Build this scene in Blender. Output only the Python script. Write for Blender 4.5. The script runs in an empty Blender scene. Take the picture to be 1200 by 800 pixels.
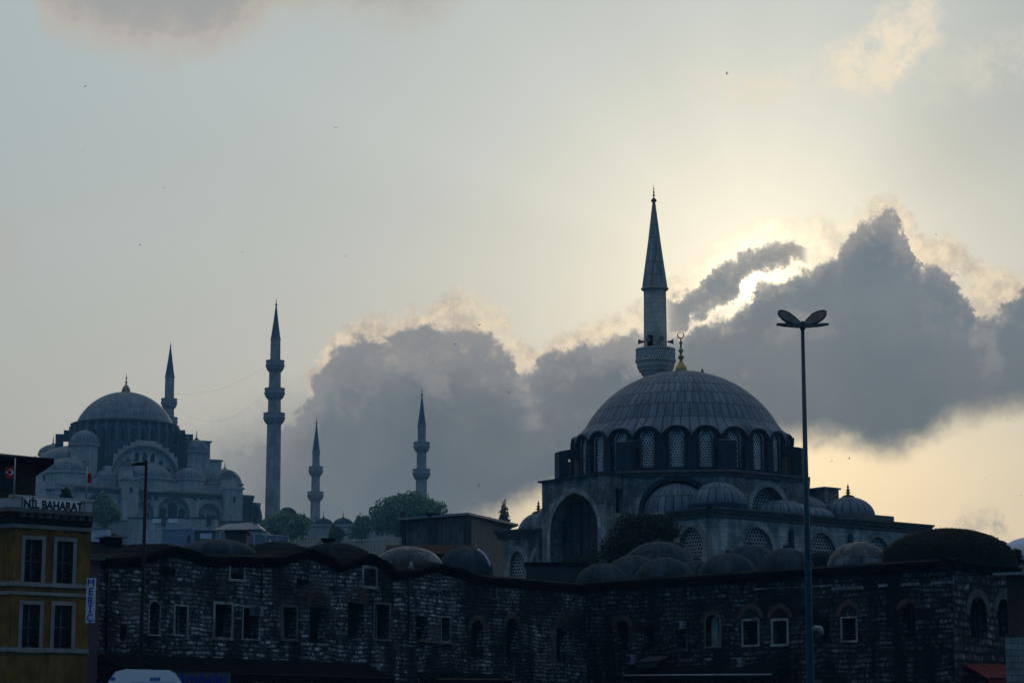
import bpy, math, random
from math import radians, sin, cos, pi, tan, atan2, asin, acos, sqrt, degrees
from mathutils import Vector, Matrix

SC = bpy.context.scene
COL = SC.collection
random.seed(7)

# ------------------------------------------------------------------ camera
PITCH = radians(9.9)
FPX = 2700.0                       # focal length in pixels of a 1200 px wide frame
EYE = 1.7
cam_data = bpy.data.cameras.new('camera')
cam_data.sensor_width = 36.0
cam_data.lens = 36.0 * FPX / 1200.0
cam_data.clip_start = 0.1
cam_data.clip_end = 6000.0
cam = bpy.data.objects.new('camera', cam_data)
cam.location = (0, 0, EYE)
cam.rotation_euler = (radians(90) + PITCH, 0, 0)
COL.objects.link(cam)
SC.camera = cam

def ray(px, py):
    x = (px - 600.0) / FPX
    y = (400.0 - py) / FPX
    return Vector((x, cos(PITCH) - y * sin(PITCH), sin(PITCH) + y * cos(PITCH)))

def at(px, py, Y):
    d = ray(px, py)
    t = Y / d.y
    return Vector((d.x * t, Y, EYE + d.z * t))

def zat(py, Y):
    return at(600, py, Y).z

# ------------------------------------------------------------------ exposure and render settings
vs = SC.view_settings
vs.view_transform = 'Standard'
vs.look = 'None'
vs.exposure = EXPOSURE = 0.0
vs.gamma = 1.0
vs.use_curve_mapping = False
cy = SC.cycles
cy.max_bounces = 6
cy.diffuse_bounces = 3
cy.glossy_bounces = 2
cy.transmission_bounces = 3
cy.volume_bounces = 1
cy.transparent_max_bounces = 6
cy.use_denoising = True
cy.sample_clamp_indirect = 4.0

# ------------------------------------------------------------------ node helpers
class S:
    """a node socket (or number) with arithmetic"""
    def __init__(self, t, s): self.t, self.s = t, s
    def op(self, o, b=None, c=None, clamp=False):
        n = self.t.nodes.new('ShaderNodeMath'); n.operation = o; n.use_clamp = clamp
        for i, v in enumerate((self, b, c)):
            if v is None: continue
            if isinstance(v, S): self.t.links.new(v.s, n.inputs[i])
            else: n.inputs[i].default_value = v
        return S(self.t, n.outputs[0])
    def __add__(a, b): return a.op('ADD', b)
    def __sub__(a, b): return a.op('SUBTRACT', b)
    def __mul__(a, b): return a.op('MULTIPLY', b)
    def __truediv__(a, b): return a.op('DIVIDE', b)
    def __neg__(a): return a.op('MULTIPLY', -1.0)
    def rsub(a, k): return (-a) + k
    def min(a, b): return a.op('MINIMUM', b)
    def max(a, b): return a.op('MAXIMUM', b)
    def clamp(a): return a.op('ADD', 0.0, clamp=True)
    def exp(a): return a.op('EXPONENT')
    def smooth(a, lo, hi, o0=0.0, o1=1.0):
        n = a.t.nodes.new('ShaderNodeMapRange'); n.interpolation_type = 'SMOOTHSTEP'
        a.t.links.new(a.s, n.inputs['Value'])
        n.inputs['From Min'].default_value = lo; n.inputs['From Max'].default_value = hi
        n.inputs['To Min'].default_value = o0; n.inputs['To Max'].default_value = o1
        return S(a.t, n.outputs['Result'])

def sock(t, node, name): return S(t, node.outputs[name])

def cmix(t, fac, a, b, mode='MIX'):
    n = t.nodes.new('ShaderNodeMix'); n.data_type = 'RGBA'; n.blend_type = mode
    n.clamp_factor = True
    for i, v in ((0, fac), (6, a), (7, b)):
        if isinstance(v, S): t.links.new(v.s, n.inputs[i])
        elif isinstance(v, (int, float)): n.inputs[i].default_value = v
        else: n.inputs[i].default_value = (*v, 1)
    return S(t, n.outputs[2])

def cscale(t, col, fac):
    n = t.nodes.new('ShaderNodeVectorMath'); n.operation = 'SCALE'
    if isinstance(col, S): t.links.new(col.s, n.inputs[0])
    else: n.inputs[0].default_value = col
    if isinstance(fac, S): t.links.new(fac.s, n.inputs['Scale'])
    else: n.inputs['Scale'].default_value = fac
    return S(t, n.outputs[0])

def cadd(t, a, b):
    n = t.nodes.new('ShaderNodeVectorMath'); n.operation = 'ADD'
    for i, v in ((0, a), (1, b)):
        if isinstance(v, S): t.links.new(v.s, n.inputs[i])
        else: n.inputs[i].default_value = v
    return S(t, n.outputs[0])

def cmul(t, a, b):
    n = t.nodes.new('ShaderNodeVectorMath'); n.operation = 'MULTIPLY'
    for i, v in ((0, a), (1, b)):
        if isinstance(v, S): t.links.new(v.s, n.inputs[i])
        else: n.inputs[i].default_value = v
    return S(t, n.outputs[0])

def noise(t, vec, scale, detail=4, rough=0.55, dist=0.0, out='Fac'):
    n = t.nodes.new('ShaderNodeTexNoise')
    n.inputs['Scale'].default_value = scale; n.inputs['Detail'].default_value = detail
    n.inputs['Roughness'].default_value = rough; n.inputs['Distortion'].default_value = dist
    if vec is not None: t.links.new(vec.s, n.inputs['Vector'])
    return S(t, n.outputs[out])

def fcurve(t, val, pts, lo, hi, vlo, vhi):
    """piecewise curve through pts (x, y); x in [lo, hi], y in [vlo, vhi]"""
    n = t.nodes.new('ShaderNodeFloatCurve')
    m = n.mapping; c = m.curves[0]
    q = [((x - lo) / (hi - lo), (y - vlo) / (vhi - vlo)) for x, y in pts]
    c.points[0].location = q[0]; c.points[1].location = q[-1]
    for p in q[1:-1]: c.points.new(*p)
    for p in c.points: p.handle_type = 'AUTO_CLAMPED'
    m.update()
    x = (val - lo) / (hi - lo)
    t.links.new(x.s, n.inputs['Value'])
    return S(t, n.outputs[0]) * (vhi - vlo) + vlo

def comb(t, x, y, z=0.0):
    n = t.nodes.new('ShaderNodeCombineXYZ')
    for i, v in enumerate((x, y, z)):
        if isinstance(v, S): t.links.new(v.s, n.inputs[i])
        else: n.inputs[i].default_value = v
    return S(t, n.outputs[0])

def sep(t, v):
    n = t.nodes.new('ShaderNodeSeparateXYZ'); t.links.new(v.s, n.inputs[0])
    return S(t, n.outputs[0]), S(t, n.outputs[1]), S(t, n.outputs[2])

# ------------------------------------------------------------------ sky
def ae(px, py):
    d = ray(px, py).normalized()
    return degrees(atan2(d.x, d.y)), degrees(asin(d.z))

SUN_AZ, SUN_EL = ae(886, 322)
SUN_DIR = Vector((sin(radians(SUN_AZ)) * cos(radians(SUN_EL)),
                  cos(radians(SUN_AZ)) * cos(radians(SUN_EL)), sin(radians(SUN_EL))))

world = bpy.data.worlds.new('World')
SC.world = world
world.use_nodes = True
T = world.node_tree
T.nodes.clear()
w_out = T.nodes.new('ShaderNodeOutputWorld')
w_bg = T.nodes.new('ShaderNodeBackground')
T.links.new(w_bg.outputs[0], w_out.inputs['Surface'])
w_bg.inputs['Strength'].default_value = 0.1
sky = T.nodes.new('ShaderNodeTexSky')
sky.sky_type = 'NISHITA'
sky.sun_disc = False
sky.sun_elevation = radians(SUN_EL)
sky.sun_rotation = radians(SUN_AZ)
sky.air_density = 1.0
sky.dust_density = 2.0
sky.ozone_density = 1.5
tc = T.nodes.new('ShaderNodeTexCoord')
D0 = sock(T, tc, 'Generated')
dx, dy, dz = sep(T, D0)
az = dx.op('ARCTAN2', dy) * (180 / pi)
el = dz.clamp().op('ARCSINE') * (180 / pi)
n_dot = T.nodes.new('ShaderNodeVectorMath'); n_dot.operation = 'DOT_PRODUCT'
T.links.new(D0.s, n_dot.inputs[0]); n_dot.inputs[1].default_value = SUN_DIR
sdot = S(T, n_dot.outputs['Value'])
sang = sdot.min(0.999999).max(-1.0).op('ARCCOSINE') * (180 / pi)
g_near = (sang * (-1 / 2.2)).exp()
g_mid = (sang * (-1 / 6.0)).exp()
g_far = (sang * (-1 / 14.0)).exp()

EAST_LOW, EAST_HIGH = (0.012, 0.080, 0.170), (0.026, 0.190, 0.440)
# clear sky: set colours with a trace of Nishita, warm round the sun; unseen east tuned blue to light the facades
K_SKY = 10.0                        # the Background strength is 0.1
veil = cmix(T, el.smooth(5, 17), (0.400, 0.405, 0.365), (0.385, 0.450, 0.455))
veil = cmix(T, az.smooth(-13, 5), cscale(T, veil, 1.17), cscale(T, veil, 1.12))
veil = cadd(T, veil, cscale(T, (0.66, 0.55, 0.33), ((sang * (1 / 4.5)).op('POWER', 1.3) * -1.0).exp()))
low_w = el.smooth(9.2, 6.2) * ((az - SUN_AZ).op('POWER', 2.0) * (-1 / 46.0)).exp()
veil = cadd(T, veil, cscale(T, (0.42, 0.22, -0.01), low_w))
east = sang.smooth(15, 62)
east_col = cmix(T, el.smooth(2, 55), EAST_LOW, EAST_HIGH)
clear = cmix(T, east, veil, east_col)
nish = cscale(T, S(T, sky.outputs[0]), 0.05)
nish_w = cmix(T, east, nish, cscale(T, nish, 0.12))
clear = cmix(T, 0.10, clear, nish_w)

# a few soft rays fanning out from the hidden sun
rphi = (az - SUN_AZ).op('ARCTAN2', el - SUN_EL)
rayn = noise(T, comb(T, rphi * 3.0, 0.0, 4.2), 1.0, 2, 0.5)
ray_dark = ((rphi - 1.05).op('POWER', 2.0) * -9.0).exp() * 0.13 * sang.smooth(2.5, 6.0)
ray_mask = (sang.smooth(1.0, 4.0)) * (el - SUN_EL).smooth(-0.5, 1.5) * east.rsub(1.0)
clear = cscale(T, clear, (ray_mask * ((rayn - 0.5) * 0.10)).rsub(1.0) - ray_mask * ray_dark)

# warped coordinates give the clouds their billows
wn = noise(T, D0, 30.0, 7, 0.58, 0.0, 'Color')
w1, w2, _ = sep(T, wn)
wb = noise(T, D0, 105.0, 7, 0.64, 0.2, 'Color')
b1, b2, _ = sep(T, wb)
wc = noise(T, D0, 300.0, 5, 0.66, 0.0, 'Color')
c1, c2, _ = sep(T, wc)
ca = az + (w1 - 0.5) * 0.75 + (b1 - 0.5) * 0.95 + (c1 - 0.5) * 0.34
ce = el + (w2 - 0.5) * 0.65 + (b2 - 0.5) * 0.95 + (c2 - 0.5) * 0.34
soft_n = noise(T, D0, 20.0, 4, 0.55)
mid_n = noise(T, D0, 46.0, 5, 0.6)
fine_n = noise(T, D0, 95.0, 7, 0.66)

LO, HI, VLO, VHI = -16.0, 16.0, 0.0, 20.0
def edge(pts, coord):
    q = sorted(ae(*p) for p in pts)
    return fcurve(T, coord, q, LO, HI, VLO, VHI)

# pale grey veil low on the left
l_t = edge([(-60, 540), (60, 525), (160, 505), (230, 480), (300, 455), (400, 430), (600, 430), (760, 470), (1200, 520)], ca)
clear = cmix(T, (l_t - ce).smooth(-0.3, 1.7) * az.smooth(-12.5, -6.5, 0.15, 0.62) * az.smooth(-3, 1, 1.0, 0.0), clear, (0.225, 0.245, 0.26))

# sunlit billows behind the dark bank
m_t = edge([(-60, 700), (300, 600), (352, 500), (378, 420), (400, 388), (425, 374), (470, 370), (500, 356), (520, 344), (545, 338), (560, 350), (585, 372), (606, 400), (625, 412), (650, 400), (700, 376),
            (760, 350), (790, 330), (830, 300), (862, 276), (905, 258), (950, 256), (985, 262), (1010, 248), (1030, 236), (1045, 235), (1062, 248), (1076, 268), (1086, 284), (1100, 277),
            (1120, 286), (1140, 300), (1165, 313), (1190, 325), (1205, 318), (1260, 300)], ca)
b_off = (soft_n - 0.5) * 0.5
m_b = edge([(-60, 760), (300, 690), (450, 660), (520, 627), (560, 609), (600, 592), (640, 578), (700, 560), (820, 540), (945, 516), (1000, 522), (1050, 530),
            (1080, 518), (1120, 500), (1160, 490), (1200, 484), (1260, 470)], ca) + b_off
hd = m_t + 0.10 - ce
halo = cmix(T, fine_n.smooth(0.34, 0.66), (0.50, 0.44, 0.37), (0.84, 0.69, 0.50))
halo = cadd(T, halo, cscale(T, (1.2, 1.05, 0.80), (sang * (-1 / 1.25)).exp()))
halo = cadd(T, halo, cscale(T, (0.30, 0.24, 0.13), g_mid))
halo_a = hd.smooth(-0.12, 0.34) * (ce - m_b).smooth(-0.2, 0.6) * mid_n.smooth(0.30, 0.52, 0.35, 1.0)
clear = cmix(T, halo_a, clear, halo)

# the dark bank: pale mauve-grey near its sunlit crest, blue-grey inside
def bank(col, d_top, alpha, warm=0.0):
    k = d_top + (mid_n - 0.5) * 1.5 + (soft_n - 0.5) * 2.4 + (fine_n - 0.5) * 0.6
    deep = cmix(T, soft_n.smooth(0.32, 0.68), (0.134, 0.162, 0.184), (0.168, 0.190, 0.206))
    deep = cmix(T, el.smooth(7.2, 12.0), cmul(T, deep, (1.0, 0.97, 0.93)), cmul(T, deep, (1.06, 1.12, 1.17)))
    deep = cmix(T, az.smooth(-1.0, -5.0), deep, cscale(T, deep, 1.14))
    crest = (0.300 + warm, 0.292 + warm * 0.8, 0.290 + warm * 0.5)
    c = cmix(T, k.smooth(-0.2, 1.0) * (az.smooth(3.0, -1.0)).rsub(1.0) + k.smooth(-0.3, 2.1) * az.smooth(3.0, -1.0), crest, deep)
    c = cmix(T, (fine_n.smooth(0.55, 0.72) * k.smooth(1.5, 0.1)) * 0.65, c, (0.56, 0.48, 0.385))
    pat = noise(T, cadd(T, D0, (3.1, 1.7, 0.4)), 38.0, 6, 0.6)
    c = cmix(T, pat.smooth(0.52, 0.66) * k.smooth(-0.2, 0.5) * k.smooth(2.6, 0.9) * 0.6, c, (0.345, 0.325, 0.305))
    lit = (d_top.max(0.0) * (-1 / 0.085)).exp()
    c = cadd(T, c, cscale(T, (2.1, 1.75, 1.2), lit * (sang * (-1 / 3.0)).exp()))
    c = cadd(T, c, cscale(T, (0.06, 0.05, 0.03), g_mid))
    return cmix(T, alpha, col, c)
k_t = edge([(-60, 700), (180, 600), (240, 545), (300, 518), (340, 492), (366, 455), (386, 420), (402, 398), (425, 390), (452, 394), (478, 380), (505, 374), (535, 378), (560, 386), (585, 398), (602, 412), (612, 432), (624, 424), (642, 412),
            (700, 394), (760, 386), (800, 387), (815, 378), (830, 368), (848, 367), (858, 360), (876, 350), (886, 333), (902, 321), (920, 320), (936, 307), (950, 303), (966, 293), (985, 284), (1000, 268), (1016, 254), (1030, 248),
            (1044, 246), (1058, 258), (1070, 278), (1078, 308), (1096, 306), (1112, 311), (1124, 332), (1136, 357), (1152, 372), (1165, 364), (1180, 346), (1200, 331), (1260, 310)], ca)
ktd = k_t - ce
ce_b = el + (w2 - 0.5) * 0.8 + (b2 - 0.5) * 0.35
ka = ktd.smooth(-0.03, 0.24) * (ce_b - m_b).smooth(-0.35, 0.60) * az.smooth(ae(205, 500)[0], ae(350, 500)[0]) 
clear = bank(clear, ktd, ka)
# torn dark strip above the bright gap
f_t = edge([(700, 420), (768, 368), (783, 347), (808, 340), (825, 326), (839, 308), (859, 298), (868, 290), (885, 281), (902, 276), (920, 272), (943, 279), (960, 308)], ca)
f_b = edge([(700, 404), (800, 396), (815, 378), (832, 368), (850, 364), (861, 349), (868, 334), (885, 326), (902, 319), (925, 309), (943, 306), (960, 312)], ca)
fd = (f_t - ce).min((ce - f_b) * 1.2)
fd = fd.min((az - ae(772, 350)[0]) * 0.6).min((az - ae(950, 290)[0]) * -0.8)
clear = bank(clear, fd, fd.smooth(-0.05, 0.20) * mid_n.smooth(0.22, 0.36, 0.6, 0.97), 0.05)

# grey cloud high on the left
h_b = edge([(-100, -40), (30, 0), (60, 40), (120, 64), (220, 74), (270, 56), (310, 30), (350, 18), (420, 30), (470, 40), (530, 22), (570, -40), (800, -80)], ca)
hbd = ce - h_b + (mid_n - 0.5) * 0.9
h_col = cmix(T, hbd.smooth(0.25, 1.35), (0.540, 0.475, 0.400), (0.375, 0.368, 0.360))
clear = cmix(T, hbd.smooth(-0.45, 0.9) * az.smooth(-7, -3.0, 0.9, 0.6), clear, h_col)
# faint warm smudge at the left edge
sm = ((az - ae(0, 290)[0]).op('POWER', 2.0) * -3.5 + (el - ae(0, 290)[1]).op('POWER', 2.0) * -1.5).exp()
clear = cmix(T, sm * fine_n.smooth(0.3, 0.6) * 0.4, clear, (0.52, 0.455, 0.395))

# sunlit wisps high on the right
def wisp(col, pts_t, pts_b, x0, x1, op, c):
    t_, b_ = edge(pts_t, ca), edge(pts_b, ca)
    d = (t_ - ce).min(ce - b_)
    d = d.min((az - ae(x0, 60)[0]) * 0.7).min((az - ae(x1, 60)[0]) * -0.7)
    return cmix(T, d.smooth(-0.25, 0.6) * fine_n.smooth(0.30, 0.60) * mid_n.smooth(0.25, 0.55, 0.4, 1.0) * op, col, c)
clear = wisp(clear, [(840, 92), (930, 82), (980, 52), (1030, 18), (1065, -6), (1100, -10), (1150, 10)],
             [(840, 122), (930, 116), (980, 116), (1030, 120), (1065, 84), (1100, 50), (1150, 40)], 850, 1112, 0.95, (0.95, 0.82, 0.62))
clear = wisp(clear, [(790, 80), (880, 90), (925, 92)], [(790, 112), (880, 130), (925, 126)], 800, 920, 0.6, (0.86, 0.77, 0.60))
clear = wisp(clear, [(1070, 60), (1150, 38), (1240, 10)], [(1070, 118), (1150, 112), (1240, 90)], 1078, 1260, 0.5, (0.80, 0.74, 0.60))
# small grey puff low on the right
clear = wisp(clear, [(1095, 625), (1130, 600), (1160, 594), (1180, 618)], [(1095, 632), (1130, 630), (1160, 630), (1180, 632)], 1098, 1182, 0.9, (0.40, 0.38, 0.35))

T.links.new(cscale(T, clear, K_SKY).s, w_bg.inputs['Color'])

# ------------------------------------------------------------------ the sun behind the cloud bank
sun_data = bpy.data.lights.new('sun', 'SUN')
sun_data.energy = 0.25
sun_data.angle = radians(14)
sun_data.color = (1.0, 0.84, 0.62)
sun = bpy.data.objects.new('sun', sun_data)
sun.rotation_euler = (-SUN_DIR).to_track_quat('-Z', 'Y').to_euler()
sun.location = (0, 0, 200)
COL.objects.link(sun)
# ------------------------------------------------------------------ materials
def new_mat(name):
    m = bpy.data.materials.new(name); m.use_nodes = True
    t = m.node_tree
    b = t.nodes['Principled BSDF']
    return m, t, b

def bump(t, b, height, strength=0.4, dist=0.05):
    n = t.nodes.new('ShaderNodeBump'); n.inputs['Strength'].default_value = strength
    n.inputs['Distance'].default_value = dist
    t.links.new(height.s, n.inputs['Height']); t.links.new(n.outputs[0], b.inputs['Normal'])

def uvco(t):
    n = t.nodes.new('ShaderNodeUVMap'); n.uv_map = 'uv'
    return S(t, n.outputs[0])

def objco(t):
    return sock(t, t.nodes.new('ShaderNodeTexCoord'), 'Object')

def brick(t, vec, c1, c2, mortar, bw, rh, ms, bias=0.0, offset=0.5, smooth=0.1):
    n = t.nodes.new('ShaderNodeTexBrick')
    n.offset = offset
    n.inputs['Scale'].default_value = 1.0
    n.inputs['Brick Width'].default_value = bw; n.inputs['Row Height'].default_value = rh
    n.inputs['Mortar Size'].default_value = ms; n.inputs['Mortar Smooth'].default_value = smooth
    n.inputs['Bias'].default_value = bias
    for k, c in (('Color1', c1), ('Color2', c2), ('Mortar', mortar)): n.inputs[k].default_value = (*c, 1)
    t.links.new(vec.s, n.inputs['Vector'])
    return S(t, n.outputs['Color']), S(t, n.outputs['Fac'])

def stretch(t, vec, k):
    n = t.nodes.new('ShaderNodeVectorMath'); n.operation = 'MULTIPLY'
    t.links.new(vec.s, n.inputs[0]); n.inputs[1].default_value = k
    return S(t, n.outputs[0])

def plain(name, col, rough=0.8, metal=0.0, var=0.25, scale=1.5, spec=0.3):
    m, t, b = new_mat(name)
    o = objco(t)
    f = noise(t, o, scale, 6, 0.6)
    c = cscale(t, col, f.smooth(0.25, 0.75, 1 - var, 1 + var))
    t.links.new(c.s, b.inputs['Base Color'])
    b.inputs['Roughness'].default_value = rough; b.inputs['Metallic'].default_value = metal
    b.inputs['Specular IOR Level'].default_value = spec
    if metal == 0: bump(t, b, noise(t, o, scale * 8, 4), 0.15, 0.02)
    return m

def ashlar(name, c1, c2, mortar, bw, rh, ms=0.012, soot=0.5, soot_scale=0.25):
    """cut stone in courses with weather streaks"""
    m, t, b = new_mat(name)
    u = uvco(t)
    wob = noise(t, u, 1.3, 3, 0.5, 0, 'Color')
    uw = cadd(t, u, cscale(t, wob, 0.05))
    c, f = brick(t, uw, c1, c2, mortar, bw, rh, ms)
    st = noise(t, stretch(t, u, (1.0, 0.16, 1)), 1.1, 6, 0.65)
    bl = noise(t, u, soot_scale, 7, 0.62)
    k = st.smooth(0.36, 0.70, 1.0 - soot * 0.85, 1.10) * bl.smooth(0.33, 0.64, 1.0 - soot, 1.1)
    c = cmix(t, k, cmul(t, c, (0.09, 0.17, 0.21)), c)  # soot and streaks, tinted teal to imitate the blue of deep shade
    fine = noise(t, u, 6.0, 5, 0.7)
    c = cscale(t, c, fine.smooth(0.2, 0.8, 0.8, 1.2))
    t.links.new(c.s, b.inputs['Base Color'])
    b.inputs['Roughness'].default_value = 0.9; b.inputs['Specular IOR Level'].default_value = 0.2
    bump(t, b, fine * 0.5 - f * 0.6, 0.5, 0.04)
    return m

def lead(name, base, bw=0.7, rh=1.45, ms=0.05, streak=0.35, dark=0.45, moss=None, rough=0.62, spec=0.35):
    """sheet lead: staggered standing seams, pale bloom and run-off streaks"""
    m, t, b = new_mat(name)
    u = uvco(t)
    c1 = tuple(x * 1.12 for x in base); c2 = tuple(x * 0.85 for x in base); mo = (base[0] * dark * .55, base[1] * dark * .95, base[2] * dark * 1.15)
    c, f = brick(t, u, c1, c2, mo, bw, rh, ms, smooth=0.5)
    st = noise(t, stretch(t, u, (2.4, 0.22, 1)), 1.0, 6, 0.65)
    c = cmix(t, st.smooth(0.30, 0.62), cmul(t, c, (0.35, 0.62, 0.75)), cscale(t, c, 1 + streak * .6))  # run-off streaks and seams lean to teal, imitating the blue of shade
    bl = noise(t, u, 0.45, 5, 0.6)
    c = cscale(t, c, bl.smooth(0.3, 0.7, 0.78, 1.15))
    if moss:
        g = noise(t, u, 0.8, 6, 0.65)
        c = cmix(t, g.smooth(moss[0], moss[1]), c, moss[2])
    t.links.new(c.s, b.inputs['Base Color'])
    b.inputs['Roughness'].default_value = rough; b.inputs['Specular IOR Level'].default_value = spec
    bump(t, b, f * 0.8 + noise(t, u, 3.0, 4, 0.6) * 0.5, 0.5, 0.05)
    return m

def lattice(name, pale, dark, pitch):
    """pierced stone window lattice with round openings in staggered rows"""
    m, t, b = new_mat(name)
    u = uvco(t); x, y, _ = sep(t, u)
    v = y / (pitch * 0.866); row = v.op('FLOOR')
    h = x / pitch + row.op('MODULO', 2.0) * 0.5
    a = h.op('FRACT') - 0.5; c = (v.op('FRACT') - 0.5) * 0.866
    d = (a * a + c * c).op('SQRT')
    hole = d.smooth(0.30, 0.36)
    n = noise(t, u, 1.5, 4)
    p = cscale(t, pale, n.smooth(0.3, 0.7, 0.75, 1.15))
    col = cmix(t, hole, dark, p)
    t.links.new(col.s, b.inputs['Base Color']); b.inputs['Roughness'].default_value = 0.85
    bump(t, b, hole, 0.8, 0.06)
    return m

def cloison(name, pale, dark, brickc, soot, rh=0.19):
    """Byzantine coursed rubble: broken rows of short pale stones between thin dark brick courses, blackened in patches"""
    m, t, b = new_mat(name)
    u = uvco(t)
    wob = noise(t, u, 0.55, 3, 0.5, 0, 'Color')
    uw = cadd(t, cadd(t, u, cscale(t, wob, 0.42)), cscale(t, noise(t, u, 3.5, 3, 0.6, 0, 'Color'), 0.07))
    x, y, _ = sep(t, uw)
    v = y / rh; row = v.op('FLOOR'); fv = v.op('FRACT')
    hgt = noise(t, comb(t, x * 1.1, row * 5.1, 3.0), 1.0, 2, 0.5)
    bandm = fv.smooth(0.10, 0.28) * fv.smooth(0.95, 0.62) * hgt.smooth(0.36, 0.50)
    seg = noise(t, comb(t, x * 4.6, row * 7.3, 0.0), 1.0, 3, 0.65)           # breaks between the stones of one row
    tone = noise(t, comb(t, x * 1.6, row * 3.7, 9.0), 1.0, 3, 0.6)
    st = cscale(t, pale, tone.smooth(0.32, 0.68, 0.18, 1.5) * noise(t, uw, 9.0, 4, 0.7).smooth(0.25, 0.75, 0.65, 1.25))
    k0 = bandm * seg.smooth(0.38, 0.54)
    c = cmix(t, k0, brickc, st)
    c = cscale(t, c, noise(t, uw, 2.4, 5, 0.65).smooth(0.3, 0.65, 0.35, 1.25))
    patch = noise(t, u, 0.30, 6, 0.62)
    ver = noise(t, stretch(t, u, (0.5, 0.06, 1)), 1.0, 5, 0.6)
    ren = noise(t, cadd(t, u, (5, 17, 0)), 0.38, 5, 0.6)                      # remnants of grey render over the courses
    c = cmix(t, ren.smooth(0.54, 0.60) * 0.75, c, cscale(t, pale, 0.26))
    k = (patch.smooth(0.36, 0.52)) * (ver.smooth(0.40, 0.50))
    c = cmix(t, k, cmix(t, soot, c, dark), c)
    red = noise(t, cadd(t, u, (31, 7, 0)), 0.45, 4, 0.6)
    c = cmix(t, red.smooth(0.60, 0.70, 0.0, 0.45), c, brickc)
    t.links.new(c.s, b.inputs['Base Color'])
    b.inputs['Roughness'].default_value = 0.95; b.inputs['Specular IOR Level'].default_value = 0.15
    bump(t, b, k0 + noise(t, uw, 5.0, 4, 0.7) * 0.5, 0.7, 0.05)
    return m

def stained(name, col, amount=1.0):
    """old paint: rain streaks, blotches and patched coats"""
    m, t, b = new_mat(name)
    u = uvco(t)
    st = noise(t, stretch(t, u, (2.2, 0.25, 1)), 1.0, 6, 0.65)
    bl = noise(t, u, 0.9, 7, 0.65)
    pa = noise(t, cadd(t, u, (9, 4, 0)), 0.55, 3, 0.5)
    c = cmix(t, pa.smooth(0.50, 0.53) * 0.35 * min(1, amount), col, tuple(0.72 * x + 0.01 for x in col))
    k = st.smooth(0.40, 0.70, 1.08, max(0.2, 1 - 0.45 * amount)) * bl.smooth(0.30, 0.62, max(0.25, 1 - 0.40 * amount), 1.08)
    c = cscale(t, c, k)
    t.links.new(c.s, b.inputs['Base Color'])
    b.inputs['Roughness'].default_value = 0.85; b.inputs['Specular IOR Level'].default_value = 0.2
    bump(t, b, bl, 0.25, 0.03)
    return m

M = {}
M['lead'] = lead('lead sheet', (0.115, 0.160, 0.200), 0.7, 1.45, 0.075, 0.45, 0.30)
M['lead_big'] = lead('lead sheet of the great dome', (0.165, 0.195, 0.225), 1.1, 2.6, 0.08, 0.3)
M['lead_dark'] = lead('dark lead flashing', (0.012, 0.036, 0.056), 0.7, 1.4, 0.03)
M['lead_spire'] = lead('side-lit lead of the spire', (0.42, 0.37, 0.33), 0.5, 1.2, 0.04, 0.3)  # paler, warmer copy of the lead, with side light in its colour
M['lead_old'] = lead('old lead with dirt', (0.034, 0.050, 0.064), 0.8, 1.6, 0.0, 0.45, 1.0, (0.50, 0.66, (0.018, 0.024, 0.022)), 0.85, 0.10)
M['lead_moss'] = lead('lead overgrown with moss', (0.014, 0.023, 0.031), 0.8, 1.6, 0.03, 0.5, 0.5, (0.46, 0.66, (0.009, 0.013, 0.010)), 0.95, 0.05)
M['earth_roof'] = lead('dome covered in soil and dry grass', (0.012, 0.016, 0.016), 2.0, 3.0, 0.01, 0.4, 0.7, (0.42, 0.66, (0.013, 0.014, 0.010)), 0.95, 0.03)
M['lead_patch'] = lead('patched lead with pale sheets', (0.028, 0.045, 0.058), 0.9, 1.2, 0.05, 0.6, 0.3, (0.52, 0.58, (0.12, 0.15, 0.17)))
M['stone'] = ashlar('weathered limestone', (0.50, 0.49, 0.46), (0.33, 0.33, 0.31), (0.20, 0.20, 0.195), 0.8, 0.34, 0.010, 0.86, 0.4)
M['stone_pale'] = ashlar('pale limestone', (0.64, 0.63, 0.60), (0.48, 0.48, 0.46), (0.26, 0.26, 0.255), 0.85, 0.36, 0.010, 0.68, 0.45)
M['stone_minaret'] = ashlar('minaret limestone', (0.54, 0.515, 0.47), (0.40, 0.385, 0.36), (0.20, 0.19, 0.175), 0.6, 0.45, 0.015, 0.35)
M['marble'] = ashlar('pale marble of the nearer minaret', (0.84, 0.71, 0.60), (0.68, 0.58, 0.50), (0.42, 0.36, 0.32), 0.6, 0.45, 0.015, 0.3)
M['stone_far'] = ashlar('limestone of the great mosque', (0.62, 0.61, 0.59), (0.50, 0.50, 0.485), (0.28, 0.28, 0.27), 1.1, 0.55, 0.02, 0.35, 0.12)
M['stone_trim'] = plain('dark stone moulding', (0.13, 0.13, 0.125), 0.85)
M['lattice'] = lattice('pierced stone lattice', (0.72, 0.74, 0.75), (0.010, 0.016, 0.022), 0.24)
M['lattice_big'] = lattice('pierced stone lattice of large windows', (0.42, 0.43, 0.43), (0.010, 0.012, 0.014), 0.32)
M['lattice_dim'] = lattice('lattice darkened for the bay shade', (0.055, 0.06, 0.062), (0.008, 0.009, 0.011), 0.32)  # shaded copy of the large lattice, bay shade put into its colour
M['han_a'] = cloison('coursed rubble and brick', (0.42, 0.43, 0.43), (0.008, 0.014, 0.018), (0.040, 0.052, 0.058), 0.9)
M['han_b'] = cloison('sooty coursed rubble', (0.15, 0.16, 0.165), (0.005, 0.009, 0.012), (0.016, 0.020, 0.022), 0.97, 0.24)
M['han_c'] = cloison('striped stone and brick', (0.25, 0.26, 0.265), (0.014, 0.02, 0.024), (0.03, 0.032, 0.034), 0.5, 0.36)
M['eave'] = plain('black weathered eave', (0.005, 0.008, 0.010), 0.95, spec=0.03)
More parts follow.
